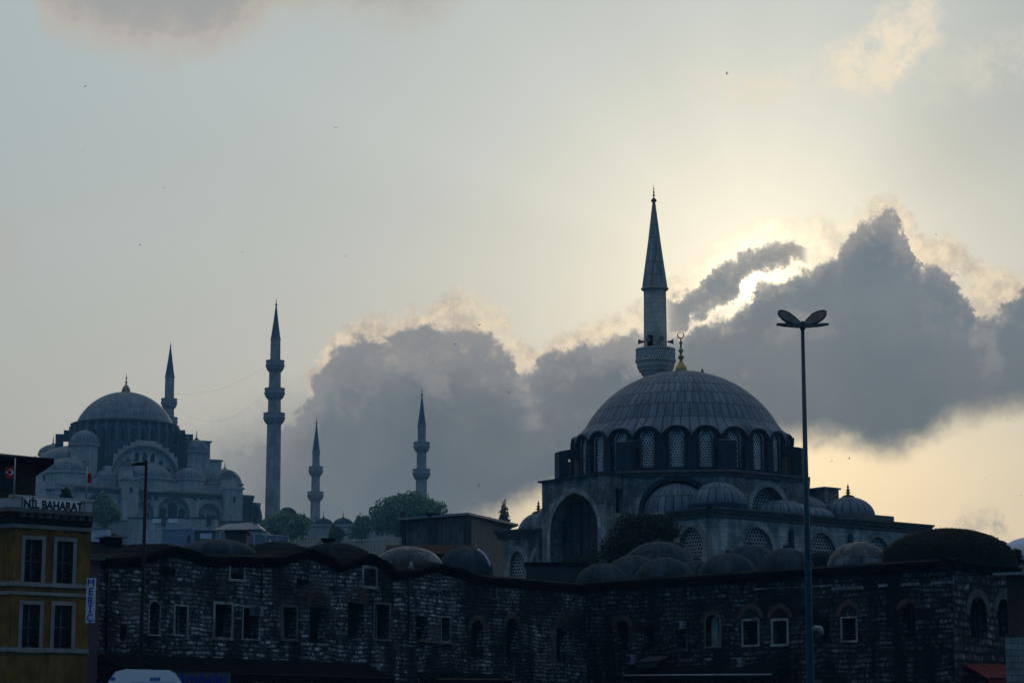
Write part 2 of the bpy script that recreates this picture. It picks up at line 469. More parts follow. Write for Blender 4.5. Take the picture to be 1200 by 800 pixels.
M['brickwork'] = ashlar('red brick wall', (0.17, 0.085, 0.062), (0.11, 0.062, 0.05), (0.12, 0.105, 0.095), 0.24, 0.08, 0.012, 0.5)
M['block'] = ashlar('grey green cut block', (0.33, 0.37, 0.36), (0.25, 0.29, 0.285), (0.10, 0.11, 0.11), 0.62, 0.27, 0.016, 0.35)
M['yellow'] = stained('ochre plaster', (0.25, 0.13, 0.027))
M['cream'] = stained('pale painted trim', (0.31, 0.30, 0.28), 0.6)
M['white'] = plain('white painted sheet', (0.72, 0.73, 0.74), 0.45, var=0.06)
M['frame_pale'] = stained('weathered pale window surround', (0.42, 0.415, 0.39), 1.6)
M['grey_parapet'] = plain('grey painted parapet', (0.44, 0.45, 0.44), 0.7, var=0.12)
M['brown_wood'] = plain('brown boarded wall', (0.075, 0.042, 0.025), 0.8)
M['dark_roof'] = plain('dark roof sheeting', (0.006, 0.010, 0.013), 0.95, spec=0.05)
M['glass'] = plain('dark window glass', (0.006, 0.016, 0.022), 0.25, var=0.3, spec=0.5)
M['hollow'] = plain('dark interior', (0.006, 0.006, 0.007), 0.95)  # near-black panes stand in for the unlit rooms behind
M['curtain'] = plain('dusty pale pane', (0.36, 0.42, 0.43), 0.5, var=0.35, scale=2.5)
M['iron'] = plain('black iron', (0.018, 0.018, 0.02), 0.55)
M['pole_blue'] = plain('blue green painted steel', (0.006, 0.050, 0.075), 0.4, var=0.15)
M['pole_grey'] = plain('dark grey painted steel', (0.012, 0.016, 0.020), 0.8, spec=0.15)
M['lamp_shell'] = plain('grey lamp housing', (0.10, 0.125, 0.14), 0.4)
M['lamp_glass'] = plain('dim lamp glass', (0.05, 0.065, 0.07), 0.2, spec=0.6)
M['gold'] = plain('gilded copper', (0.42, 0.30, 0.10), 0.5, 0.6, 0.15)
M['gold_dull'] = plain('weathered gilding', (0.30, 0.24, 0.10), 0.6, 0.3, 0.15)
M['bronze'] = plain('tarnished copper', (0.16, 0.075, 0.03), 0.5, 0.4)
M['blue_ink'] = plain('blue lettering', (0.012, 0.022, 0.26), 0.5, var=0.05)
M['navy_ink'] = plain('navy lettering', (0.004, 0.010, 0.028), 0.6, var=0.05)
M['green_ink'] = plain('dark green lettering', (0.004, 0.018, 0.022), 0.6, var=0.05)
M['sign_white'] = plain('white sign panel', (0.92, 0.90, 0.86), 0.5, var=0.05)
M['sign_cool'] = plain('bluish white sign panel', (0.55, 0.60, 0.68), 0.5, var=0.05)
M['sign_dark'] = plain('dark navy fascia', (0.07, 0.078, 0.095), 0.5, var=0.1)
M['red_cloth'] = plain('red cloth', (0.42, 0.012, 0.018), 0.8, var=0.1)
M['red_awning'] = plain('dull red awning', (0.16, 0.014, 0.012), 0.8, var=0.2)
M['black_awning'] = plain('black awning canvas', (0.006, 0.007, 0.009), 0.95, var=0.3, spec=0.05)
M['tan_awning'] = plain('tan awning edge', (0.16, 0.10, 0.05), 0.85)
M['van_white'] = plain('white vehicle paint', (0.80, 0.82, 0.86), 0.3, var=0.02, spec=0.5)
M['van_blue'] = plain('blue vehicle marking', (0.03, 0.16, 0.50), 0.4, var=0.05)
M['van_pale'] = plain('pale blue stripe', (0.34, 0.46, 0.66), 0.4, var=0.05)
M['tyre'] = plain('black rubber', (0.012, 0.012, 0.013), 0.8)
M['mauve'] = plain('mauve plaster', (0.11, 0.075, 0.095), 0.85)
M['concrete'] = stained('grey concrete render', (0.10, 0.112, 0.118), 1.2)
M['concrete_dark'] = plain('dark grey render', (0.045, 0.048, 0.052), 0.9, var=0.3, scale=0.4)
M['wall_far'] = plain('pale retaining wall', (0.27, 0.28, 0.27), 0.9, var=0.15, scale=0.15)
M['wall_blue'] = plain('blue grey metal cladding', (0.20, 0.26, 0.36), 0.6, var=0.12, scale=0.2)
M['roof_grey'] = plain('grey roof sheeting', (0.19, 0.21, 0.235), 0.6, var=0.15, scale=0.4)
M['tiles'] = plain('dark red roof tiles', (0.045, 0.026, 0.024), 0.95, var=0.35, scale=1.2, spec=0.05)
M['rail'] = plain('pale metal railing', (0.42, 0.46, 0.48), 0.5)
M['pane'] = plain('bluish glass pane', (0.14, 0.20, 0.24), 0.2, spec=0.6)
M['bark'] = plain('bark', (0.06, 0.048, 0.036), 0.95)
M['asphalt'] = plain('asphalt', (0.05, 0.05, 0.052), 0.9, var=0.2, scale=0.5)
M['paving'] = ashlar('stone paving', (0.17, 0.165, 0.155), (0.13, 0.128, 0.12), (0.06, 0.06, 0.055), 0.6, 0.4, 0.01, 0.3)
M['earth'] = plain('hillside soil and scrub', (0.055, 0.058, 0.036), 0.95, var=0.4, scale=0.03)
M['bird'] = plain('grey gull feathers', (0.16, 0.16, 0.17), 0.8)
M['black_speaker'] = plain('grey loudspeaker horn', (0.20, 0.19, 0.18), 0.6)

def leaf_mat(name, col):
    m, t, b = new_mat(name)
    g = t.nodes.new('ShaderNodeNewGeometry')
    r = S(t, g.outputs['Random Per Island'])
    n = noise(t, objco(t), 0.35, 3)
    c = cscale(t, col, r.smooth(0, 1, 0.55, 1.5) * n.smooth(0.3, 0.7, 0.7, 1.35))
    t.links.new(c.s, b.inputs['Base Color'])
    b.inputs['Roughness'].default_value = 0.7; b.inputs['Specular IOR Level'].default_value = 0.2
    tr = t.nodes.new('ShaderNodeBsdfTranslucent'); t.links.new(c.s, tr.inputs['Color'])
    mx = t.nodes.new('ShaderNodeMixShader'); mx.inputs[0].default_value = 0.3
    out = t.nodes['Material Output']
    t.links.new(b.outputs[0], mx.inputs[1]); t.links.new(tr.outputs[0], mx.inputs[2]); t.links.new(mx.outputs[0], out.inputs['Surface'])
    return m
M['leaf'] = leaf_mat('broad leaves', (0.13, 0.23, 0.11))
M['leaf_olive'] = leaf_mat('olive leaves', (0.065, 0.085, 0.032))
M['leaf_dark'] = leaf_mat('dark ivy leaves', (0.015, 0.028, 0.013))
M['needle'] = leaf_mat('cypress needles', (0.11, 0.06, 0.035))

# ------------------------------------------------------------------ mesh building
class MB:
    def __init__(s): s.v, s.f, s.uv, s.sm = [], [], [], []
    def face(s, pts, uvs=None, smooth=False):
        pts = [Vector(p) for p in pts]
        # drop repeated points
        keep = [i for i in range(len(pts)) if (pts[i] - pts[i - 1]).length > 1e-6]
        if len(keep) < 3: return
        if uvs is not None: uvs = [uvs[i] for i in keep]
        pts = [pts[i] for i in keep]
        if uvs is None:
            n = Vector((0, 0, 0))
            for i in range(len(pts)):
                a, b = pts[i], pts[(i + 1) % len(pts)]
                n += Vector(((a.y - b.y) * (a.z + b.z), (a.z - b.z) * (a.x + b.x), (a.x - b.x) * (a.y + b.y)))
            if n.length > 0: n.normalize()
            if abs(n.z) > 0.75: uvs = [(p.x, p.y) for p in pts]
            else:
                t = Vector((-n.y, n.x, 0)).normalized()
                uvs = [(p.dot(t), p.z) for p in pts]
        k = len(s.v)
        s.v += [tuple(p) for p in pts]; s.f.append(tuple(range(k, k + len(pts)))); s.uv.append(uvs); s.sm.append(smooth)
    def box(s, c, size, rz=0.0, taper=1.0):
        x, y, z = size[0] / 2, size[1] / 2, size[2] / 2
        R = Matrix.Rotation(rz, 3, 'Z'); c = Vector(c)
        P = [c + R @ Vector((sx * x * (taper if sz > 0 else 1), sy * y * (taper if sz > 0 else 1), sz * z)) for sz in (-1, 1) for sx, sy in ((-1, -1), (1, -1), (1, 1), (-1, 1))]
        for q in ((0, 1, 5, 4), (1, 2, 6, 5), (2, 3, 7, 6), (3, 0, 4, 7), (4, 5, 6, 7), (3, 2, 1, 0)): s.face([P[i] for i in q])
        return s
    def bx(s, x0, x1, y0, y1, z0, z1):
        return s.box(((x0 + x1) / 2, (y0 + y1) / 2, (z0 + z1) / 2), (x1 - x0, y1 - y0, z1 - z0))
    def prism(s, poly, z0, z1):
        n = len(poly)
        for i in range(n):
            a, b = poly[i], poly[(i + 1) % n]
            s.face([(*a, z0), (*b, z0), (*b, z1), (*a, z1)])
        s.face([(*p, z1) for p in poly]); s.face([(*p, z0) for p in reversed(poly)])
        return s
    def slab(s, pts, fmap, d0, d1):
        """outline pts (s, z) extruded from depth d0 to d1 through fmap(s, z, d)"""
        n = len(pts)
        s.face([fmap(a, z, d0) for a, z in pts]); s.face([fmap(a, z, d1) for a, z in reversed(pts)])
        for i in range(n):
            a, b = pts[i], pts[(i + 1) % n]
            s.face([fmap(*b, d0), fmap(*a, d0), fmap(*a, d1), fmap(*b, d1)])
        return s
    def lathe(s, prof, seg=32, c=(0, 0, 0), a0=0.0, a1=2 * pi, smooth=True, ur=None, rot=0.0, sharp=False):
        """prof: (r, z) from the bottom up; uv = metres round the widest ring, metres along the profile"""
        full = abs(a1 - a0 - 2 * pi) < 1e-6
        R = ur or max(p[0] for p in prof)
        L = [0.0]
        for i in range(1, len(prof)): L.append(L[-1] + math.hypot(prof[i][0] - prof[i - 1][0], prof[i][1] - prof[i - 1][1]))
        def ring(r, z):
            k = len(s.v)
            for j in range(seg + (0 if full else 1)):
                a = a0 + (a1 - a0) * j / seg + rot
                s.v.append((c[0] + r * cos(a), c[1] + r * sin(a), c[2] + z))
            return k
        rings = None if sharp else [ring(*p) for p in prof]
        for i in range(len(prof) - 1):
            if sharp: k0, k1 = ring(*prof[i]), ring(*prof[i + 1])
            else: k0, k1 = rings[i], rings[i + 1]
            for j in range(seg):
                j1 = (j + 1) % seg if full else j + 1
                u0, u1 = R * (a1 - a0) * j / seg, R * (a1 - a0) * (j + 1) / seg
                if prof[i + 1][0] < 1e-5:
                    s.f.append((k0 + j, k0 + j1, k1 + j)); s.uv.append([(u0, L[i]), (u1, L[i]), ((u0 + u1) / 2, L[i + 1])])
                elif prof[i][0] < 1e-5:
                    s.f.append((k0 + j, k1 + j1, k1 + j)); s.uv.append([((u0 + u1) / 2, L[i]), (u1, L[i + 1]), (u0, L[i + 1])])
                else:
                    s.f.append((k0 + j, k0 + j1, k1 + j1, k1 + j)); s.uv.append([(u0, L[i]), (u1, L[i]), (u1, L[i + 1]), (u0, L[i + 1])])
                s.sm.append(smooth)
        return s
    def tube(s, pts, r, seg=8):
        pts = [Vector(p) for p in pts]
        rr = r if isinstance(r, (list, tuple)) else [r] * len(pts)
        rings = []
        for i, p in enumerate(pts):
            d = (pts[min(i + 1, len(pts) - 1)] - pts[max(i - 1, 0)]).normalized()
            x = d.cross(Vector((0, 0, 1)) if abs(d.z) < 0.9 else Vector((1, 0, 0))).normalized(); y = d.cross(x)
            k = len(s.v); rings.append(k)
            for j in range(seg):
                a = 2 * pi * j / seg
                s.v.append(tuple(p + (x * cos(a) + y * sin(a)) * rr[i]))
        for i in range(len(pts) - 1):
            for j in range(seg):
                j1 = (j + 1) % seg
                s.f.append((rings[i] + j, rings[i + 1] + j, rings[i + 1] + j1, rings[i] + j1)); s.uv.append([(j * .1, i), (j * .1, i + 1), (j * .1 + .1, i + 1), (j * .1 + .1, i)]); s.sm.append(True)
        for k, rev in ((rings[0], False), (rings[-1], True)):
            q = list(range(k, k + seg)); q = q[::-1] if rev else q
            s.f.append(tuple(q)); s.uv.append([(0, 0)] * seg); s.sm.append(False)
        return s
    def build(s, name, mat, parent=None, loc=None, rz=0.0):
        me = bpy.data.meshes.new(name)
        me.from_pydata(s.v, [], s.f)
        ul = me.uv_layers.new(name='uv')
        flat = []
        for q in s.uv:
            for a in q: flat += [a[0], a[1]]
        ul.data.foreach_set('uv', flat)
        me.polygons.foreach_set('use_smooth', s.sm)
        me.materials.append(mat); me.update()
        o = bpy.data.objects.new(name, me); COL.objects.link(o)
        if parent is not None: o.parent = parent
        if loc is not None: o.location = loc
        o.rotation_euler.z = rz
        return o

def dome_prof(r, h, n=12, point=0.0, z0=0.0, t0=0.0):
    P = []
    for i in range(n + 1):
        a = t0 + (pi / 2 - t0) * i / n
        rr = r * cos(a); zz = h * sin(a)
        zz += point * h * max(0, (a / (pi / 2)) - 0.6) * 0.5
        P.append((max(rr, 0.0) if i < n else 0.0, z0 + zz))
    return P

def tag(o, label=None, cat=None, group=None, kind=None):
    if label: o['label'] = label
    if cat: o['category'] = cat
    if group: o['group'] = group
    if kind: o['kind'] = kind
    return o

def thing(name, label, cat, loc=(0, 0, 0), rz=0.0, group=None):
    o = bpy.data.objects.new(name, None); COL.objects.link(o)
    o.location = loc; o.rotation_euler.z = rz; o.empty_display_size = 0.5
    return tag(o, label, cat, group)

def kids(o): return [c for c in bpy.data.objects if c.parent == o]

def copy_tree(o, parent=None):
    c = o.copy(); COL.objects.link(c); c.parent = parent
    for ch in kids(o): copy_tree(ch, c)
    return c

# arches and walls -------------------------------------------------
def arch_pts(s0, s1, zs, rise, kind='pointed', n=12):
    """points of an arch from (s0, zs) over the apex to (s1, zs)"""
    m, hw = (s0 + s1) / 2, (s1 - s0) / 2
    if kind == 'flat' or rise <= 0: return [(s0, zs), (s1, zs)]
    P = []
    e = 0.22 * hw
    R = hw + e; top = sqrt(R * R - e * e)
    for i in range(n + 1):
        a = -1 + 2 * i / n
        if kind == 'round':
            th = pi * (1 - i / n); P.append((m + hw * cos(th), zs + rise * sin(th)))
        else:
            q = abs(a); q = 1 - (1 - q) ** 1.6 if q < 1 else 1   # denser near the springing
            x = q * hw
            z = sqrt(max(R * R - (x + e) ** 2, 0)) / top * rise
            P.append((m + math.copysign(x, a), zs + z))
    return P

def opening(s0, s1, z0, z1, rise=0.0, kind='flat'):
    return dict(s0=s0, s1=s1, z0=z0, z1=z1, rise=rise, kind=kind if rise > 0 else 'flat')

def outline(o, grow=0.0):
    P = arch_pts(o['s0'] - grow, o['s1'] + grow, o['z1'] - o['rise'], o['rise'] + grow, o['kind'])
    if o['kind'] == 'flat': P = [(o['s0'] - grow, o['z1'] + grow), (o['s1'] + grow, o['z1'] + grow)]
    return [(o['s0'] - grow, o['z0'])] + P + [(o['s1'] + grow, o['z0'])]

def wall(mb, s0, s1, z0, z1, ops, f, depth=0.35, smax=None, ztop=None, topn=60):
    """wall face with real openings and reveals; f(s, z, d) places it, d > 0 is inwards.
    ztop(s): curved top above z1"""
    ss = {s0, s1}; zs = {z0, z1}
    for o in ops:
        ss |= {o['s0'], o['s1']}; zs |= {o['z0'], o['z1']}
        if smax and o['kind'] != 'flat': ss.add((o['s0'] + o['s1']) / 2)
    ss = sorted(x for x in ss if s0 <= x <= s1); zs = sorted(z for z in zs if z0 <= z <= z1)
    if smax:
        q = []
        for a, b in zip(ss, ss[1:]):
            k = max(1, math.ceil((b - a) / smax)); q += [a + (b - a) * i / k for i in range(k)]
        ss = q + [ss[-1]]
    for a, b in zip(ss, ss[1:]):
        m = (a + b) / 2
        for c, d in zip(zs, zs[1:]):
            zm = (c + d) / 2
            if any(o['s0'] < m < o['s1'] and o['z0'] < zm < o['z1'] for o in ops): continue
            mb.face([f(a, c, 0), f(b, c, 0), f(b, d, 0), f(a, d, 0)], [(a, c), (b, c), (b, d), (a, d)])
    for o in ops:
        P = arch_pts(o['s0'], o['s1'], o['z1'] - o['rise'], o['rise'], o['kind'])
        if o['kind'] != 'flat':
            for p, q in zip(P, P[1:]):
                mb.face([f(*p, 0), f(*q, 0), f(q[0], o['z1'], 0), f(p[0], o['z1'], 0)], [p, q, (q[0], o['z1']), (p[0], o['z1'])])
        L = outline(o)
        for i in range(len(L)):
            p, q = L[i], L[(i + 1) % len(L)]
            mb.face([f(*p, 0), f(*p, depth), f(*q, depth), f(*q, 0)])
    if ztop:
        for i in range(topn):
            a, b = s0 + (s1 - s0) * i / topn, s0 + (s1 - s0) * (i + 1) / topn
            mb.face([f(a, z1, 0), f(b, z1, 0), f(b, ztop(b), 0), f(a, ztop(a), 0)], [(a, z1), (b, z1), (b, ztop(b)), (a, ztop(a))])

def panel(o, f, d, grow=0.02):
    """flat infill of an opening at depth d"""
    mb = MB(); L = outline(o, grow)
    c = ((o['s0'] + o['s1']) / 2, (o['z0'] + o['z1'] - o['rise']) / 2)
    for i in range(len(L)):
        p, q = L[i], L[(i + 1) % len(L)]
        mb.face([f(*c, d), f(*q, d), f(*p, d)], [c, q, p])
    return mb

def band(o, f, w, proud, back=0.05):
    """raised surround round an opening (no sill)"""
    mb = MB()
    A, B = outline(o), outline(o, w)
    for i in range(len(A) - 1):
        a0, a1, b0, b1 = A[i], A[i + 1], B[i], B[i + 1]
        mb.face([f(*a0, -proud), f(*b0, -proud), f(*b1, -proud), f(*a1, -proud)][::-1])
        mb.face([f(*b0, -proud), f(*b0, back), f(*b1, back), f(*b1, -proud)])
        mb.face([f(*a0, -proud), f(*a1, -proud), f(*a1, back), f(*a0, back)])
    return mb

def flat_map(p0, p1):
    p0, p1 = Vector((p0[0], p0[1], 0)), Vector((p1[0], p1[1], 0))
    d = (p1 - p0).normalized(); n = Vector((-d.y, d.x, 0))       # inward = left of the direction
    return lambda s, z, dd: p0 + d * s + n * dd + Vector((0, 0, z))

def ring_map(R, z0=0.0, a0=0.0):
    return lambda s, z, d: Vector(((R - d) * cos(a0 + s / R), (R - d) * sin(a0 + s / R), z))

def finial(parent, c, h, mat, name='finial', base=1.0):
    """gilded alem: bulb, beads and a spike"""
    r = h * 0.13 * base
    P = [(r * 1.5, 0), (r * 1.6, h * 0.05), (r * 1.1, h * 0.15), (r * 0.35, h * 0.22), (r * 0.3, h * 0.3), (r * 0.75, h * 0.36), (r * 0.3, h * 0.42),
         (r * 0.25, h * 0.48), (r * 0.6, h * 0.54), (r * 0.22, h * 0.6), (r * 0.18, h * 0.7), (r * 0.4, h * 0.75), (r * 0.15, h * 0.8), (r * 0.1, h * 0.92), (0, h)]
    return MB().lathe(P, 12, c).build(name, mat, parent)
# ------------------------------------------------------------------ ground, plaza, air
def hill(x, y):
    def ramp(a, b, t): return max(0.0, min(1.0, (t - a) / (b - a)))
    z = 6.0 * ramp(150, 172, y) + 8.0 * ramp(205, 300, y) + 34.0 * ramp(300, 600, y) + 10.0 * ramp(600, 650, y) + 2 * ramp(650, 700, y)
    z += 1.2 * sin(x * 0.021 + y * 0.013) * ramp(260, 420, y)
    return z

def make_ground():
    mb = MB()
    xs = [-700 + 50 * i for i in range(29)]
    ys = [-300, -150, 0, 60, 120, 150, 160, 172, 190, 205] + [225 + 25 * i for i in range(23)] + [900, 1100, 1400]
    for i in range(len(xs) - 1):
        for j in range(len(ys) - 1):
            q = [(xs[i], ys[j]), (xs[i + 1], ys[j]), (xs[i + 1], ys[j + 1]), (xs[i], ys[j + 1])]
            mb.face([(a, b, hill(a, b)) for a, b in q])
    return mb.build('ground', M['earth'])
tag(make_ground(), kind='structure')
tag(MB().prism([(-60, -40), (60, -40), (60, 78), (-60, 78)], -0.3, 0.004).build('plaza', M['paving']), kind='structure')
tag(MB().prism([(-60, 78.002), (60, 78.002), (60, 83), (-60, 83)], -0.3, 0.006).build('road', M['asphalt']), kind='structure')
tag(MB().prism([(-60, 83.002), (60, 83.002), (60, 124), (-60, 124)], -0.3, 0.13).build('pavement', M['paving']), kind='structure')

hz_m = bpy.data.materials.new('evening haze'); hz_m.use_nodes = True
ht = hz_m.node_tree; ht.nodes.clear()
ho = ht.nodes.new('ShaderNodeOutputMaterial'); hv = ht.nodes.new('ShaderNodeVolumePrincipled')
hv.inputs['Color'].default_value = (0.24, 0.60, 1.0, 1)
hv.inputs['Density'].default_value = HAZE_DENSITY = 0.00021
hv.inputs['Anisotropy'].default_value = 0.25
ht.links.new(hv.outputs[0], ho.inputs['Volume'])
hzb = MB().bx(-712, 712, -312, 1412, -1.5, 146).build('haze', hz_m)
tag(hzb, kind='stuff')

# ------------------------------------------------------------------ small helpers for facades
def hit(p0, p1, px, py):
    """where the sight line through a pixel of the photo meets a vertical wall: (s, z)"""
    d = ray(px, py); w = (Vector(p1[:2]) - Vector(p0[:2])).normalized()
    # p0 + w s = d t
    det = w.x * -d.y + d.x * w.y
    s = (-p0[0] * -d.y + d.x * -p0[1]) / det
    t = (p0[0] + w.x * s) / d.x if abs(d.x) > 1e-6 else (p0[1] + w.y * s) / d.y
    return s, EYE + d.z * t

def win_from_px(p0, p1, x0, x1, y0, y1, rise=0.0, kind='round'):
    s0, _ = hit(p0, p1, x0, y0); s1, _ = hit(p0, p1, x1, y0)
    xm = (x0 + x1) / 2
    _, zt = hit(p0, p1, xm, y0); _, zb = hit(p0, p1, xm, y1)
    return opening(s0, s1, zb, zt, rise * (s1 - s0), kind)

def facade_windows(root, f, specs, depth=0.4):
    """specs: (opening, pane material, frame material or None, frame width, style)"""
    for o, pm, fm, fw, style in specs:
        w = panel(o, f, depth - 0.02).build('window', pm, root)
        if fm:
            fr = band(o, f, fw, 0.04, depth - 0.06)
            fr.slab([(o['s0'] - fw * 1.3, o['z0'] - fw), (o['s1'] + fw * 1.3, o['z0'] - fw), (o['s1'] + fw * 1.3, o['z0']), (o['s0'] - fw * 1.3, o['z0'])], f, -0.08, 0.1)
            fr.build('frame', fm, w)
        if style:
            g = MB(); W = o['s1'] - o['s0']; H = o['z1'] - o['z0']
            nx, nz, mat, th = style
            for i in range(1, nx):
                s = o['s0'] + W * i / nx
                g.slab([(s - th, o['z0']), (s + th, o['z0']), (s + th, o['z1'] - o['rise'] * .3), (s - th, o['z1'] - o['rise'] * .3)], f, depth - 0.14, depth - 0.1)
            for i in range(1, nz):
                z = o['z0'] + H * i / nz
                g.slab([(o['s0'], z - th), (o['s1'], z - th), (o['s1'], z + th), (o['s0'], z + th)], f, depth - 0.12, depth - 0.08)
            g.build('grille', mat, w)

# ------------------------------------------------------------------ the han: left wing
A0 = at(96, 700, 93.9); A1 = at(687, 690, 123.0)
fA = flat_map(A0, A1); LA = (Vector(A1[:2]) - Vector(A0[:2])).length
han_a = thing('caravanserai', 'long soot-streaked stone and brick building with scalloped roof line beside the yellow building', 'building', (0, 0, 0))
topA_px = [(96, 655), (130, 654), (160, 652), (180, 646), (200, 640), (215, 643), (240, 652), (290, 653), (325, 653), (345, 648), (360, 643), (378, 650), (397, 660),
           (415, 654), (432, 649), (445, 656), (463, 669), (485, 667), (500, 663), (514, 661), (530, 665), (560, 675), (575, 677), (610, 679), (650, 683), (687, 687)]
topA = sorted(hit(A0, A1, *p) for p in topA_px)
def interp(tab, s):
    if s <= tab[0][0]: return tab[0][1]
    for (a, za), (b, zb) in zip(tab, tab[1:]):
        if s <= b:
            k = (s - a) / (b - a); k = k * k * (3 - 2 * k)
            return za + (zb - za) * k
    return tab[-1][1]
zA = min(z for _, z in topA) - 0.05
A_w = lambda *a: win_from_px(A0, A1, *a)
FR = M['cream']; GL = M['hollow']
gr = (3, 4, M['iron'], 0.02)
specA = [
    (A_w(189, 206, 651, 675), M['glass'], None, 0, None),
    (A_w(270, 285, 661, 678), GL, M['frame_pale'], .12, None),
    (A_w(348, 361, 661, 684), M['glass'], None, 0, (2, 2, M['iron'], .03)),
    (A_w(426, 440, 666, 686), GL, M['frame_pale'], .14, None),
    (A_w(501, 515, 673, 690), M['glass'], M['stone_trim'], .08, (3, 1, M['iron'], .03)),
    (A_w(575, 581, 687, 700), GL, M['stone_trim'], .08, None),
    (A_w(140, 149, 731, 750), M['curtain'], None, 0, (1, 2, M['iron'], .03)),
    (A_w(175, 187, 704, 743, .5), M['curtain'], M['frame_pale'], .06, (4, 6, M['iron'], .022)),
    (A_w(205, 219, 710, 743), M['curtain'], M['frame_pale'], .08, (3, 4, M['iron'], .022)),
    (A_w(252, 271, 708, 746), GL, M['frame_pale'], .13, None),
    (A_w(285, 303, 712, 748), GL, M['frame_pale'], .07, None),
    (A_w(331, 347, 711, 748), GL, M['stone_trim'], .1, (2, 1, M['stone_trim'], .03)),
    (A_w(363, 381, 711, 753), GL, None, 0, None),
    (A_w(408, 427, 706, 748), GL, None, 0, None),
    (A_w(439, 456, 708, 748), GL, M['stone_trim'], .1, (2, 1, M['stone_trim'], .04)),
    (A_w(488, 501, 722, 748), GL, None, 0, (1, 2, M['stone_trim'], .04)),
    (A_w(517, 527, 723, 751), GL, M['frame_pale'], .05, (2, 1, M['stone_trim'], .03)),
    (A_w(552, 567, 726, 770, .45), GL, None, 0, None),
    (A_w(593, 607, 724, 770, .5), GL, None, 0, None),
    (A_w(652, 664, 735, 775), GL, None, 0, None),
]
mb = MB()
wall(mb, 0, LA, 0.1, zA, [w[0] for w in specA], fA, 0.45, ztop=lambda s: interp(topA, s) - 0.12, topn=120)
mb.face([fA(0, 0.1, 0), fA(0, zA, 0), fA(0, zA, 9), fA(0, 0.1, 9)])
mb.build('wall', M['han_a'], han_a)
facade_windows(han_a, fA, specA, 0.45)
# brick relieving arches over the tall windows
for i in (17, 18, 19, 12, 13):
    o = dict(specA[i][0]); 
    if o['kind'] == 'flat': o['kind'] = 'round'; o['rise'] = 0.45; o['z1'] += 0.45; 
    pts = arch_pts(o['s0'], o['s1'], o['z1'] - o['rise'], o['rise'], 'round'); ptb = arch_pts(o['s0'] - .28, o['s1'] + .28, o['z1'] - o['rise'], o['rise'] + .28, 'round')
    mb = MB()
    for k in range(len(pts) - 1): mb.face([fA(*pts[k], -.03), fA(*pts[k + 1], -.03), fA(*ptb[k + 1], -.03), fA(*ptb[k], -.03)])
    mb.build('brick_arch', M['brickwork'], han_a)
# scalloped eave and the roof skin behind it
mb = MB(); N = 150
for i in range(N):
    a, b = LA * i / N, LA * (i + 1) / N
    za, zb = interp(topA, a), interp(topA, b)
    pr = [(-0.02, -0.44), (-0.10, -0.30), (-0.30, -0.14), (-0.32, 0.0), (0.3, 0.14), (2.2, 0.22)]
    for (d0, h0), (d1, h1) in zip(pr, pr[1:]):
        mb.face([fA(a, za + h0, d0), fA(b, zb + h0, d0), fA(b, zb + h1, d1), fA(a, za + h1, d1)])
mb.build('eave', M['eave'], han_a)
mb = MB(); mb.face([fA(0, 9.2, 2.1), fA(LA, 9.2, 2.1), fA(LA, 9.2, 14), fA(0, 9.2, 14)]); mb.build('roof', M['lead_moss'], han_a)
def han_dome(root, px, py, hw, D, mat, squash=1.0, drop=2.5, n=28, knob=False):
    """low dome whose crown shows at (px, py)"""
    c = at(px, py, D); r = hw * D / 2690.0
    h = r * squash
    P = [(r * 1.02, -drop)] + dome_prof(r, h, 10, 0.0, -h)
    P = [(a, z) for a, z in P]
    d = MB().lathe(P, n, c)
    if knob: d.lathe([(.16, -.04), (.18, .06), (.10, .16), (0, .2)], 10, c)
    return d.build('dome', mat, root)
han_dome(han_a, 255, 631.5, 46, 104, M['lead_old'], .42)
han_dome(han_a, 326, 634, 38, 108, M['lead_moss'], .5)
han_dome(han_a, 392, 635.5, 47, 112, M['lead_moss'], .5)
han_dome(han_a, 478, 640, 42, 118, M['lead_patch'], .62, n=12)
han_dome(han_a, 545, 641, 33, 123, M['lead_old'], .85)
# white edging on the rim of the last dome, rain pipes, clutter
c = at(545, 641, 123); r = 33 * 123 / 2690.
mb = MB(); mb.tube([(c.x + (r + .03) * cos(a) * cos(.5), c.y - (r + .03) * cos(a) * sin(.5), c.z - r * .85 + (r * .85 + .03) * sin(a)) for a in [0.15 + 0.1 * i for i in range(10)]], .06); mb.build('flashing', M['sign_cool'], han_a)
for px, y0, y1 in ((477, 663, 745), (305, 655, 700), (125, 660, 760)):
    s, z0 = hit(A0, A1, px, y0); _, z1 = hit(A0, A1, px, y1)
    MB().tube([fA(s, z0, -.12), fA(s, z1, -.12)], .055).build('drain_pipe', M['iron'], han_a)
MB().tube([fA(hit(A0, A1, 476, 660)[0], hit(A0, A1, 476, 668)[1], -.3), fA(hit(A0, A1, 476, 660)[0], hit(A0, A1, 476, 658)[1], -.3)], [.16, .05]).build('rain_hopper', M['roof_grey'], han_a)
s0, z = hit(A0, A1, 488, 749); s1, z1 = hit(A0, A1, 530, 754)
MB().slab([(s0, z - .09), (s1, z1 - .05), (s1, z1 + .04), (s0, z)], fA, -.2, .0).build('ledge', M['stone_trim'], han_a)

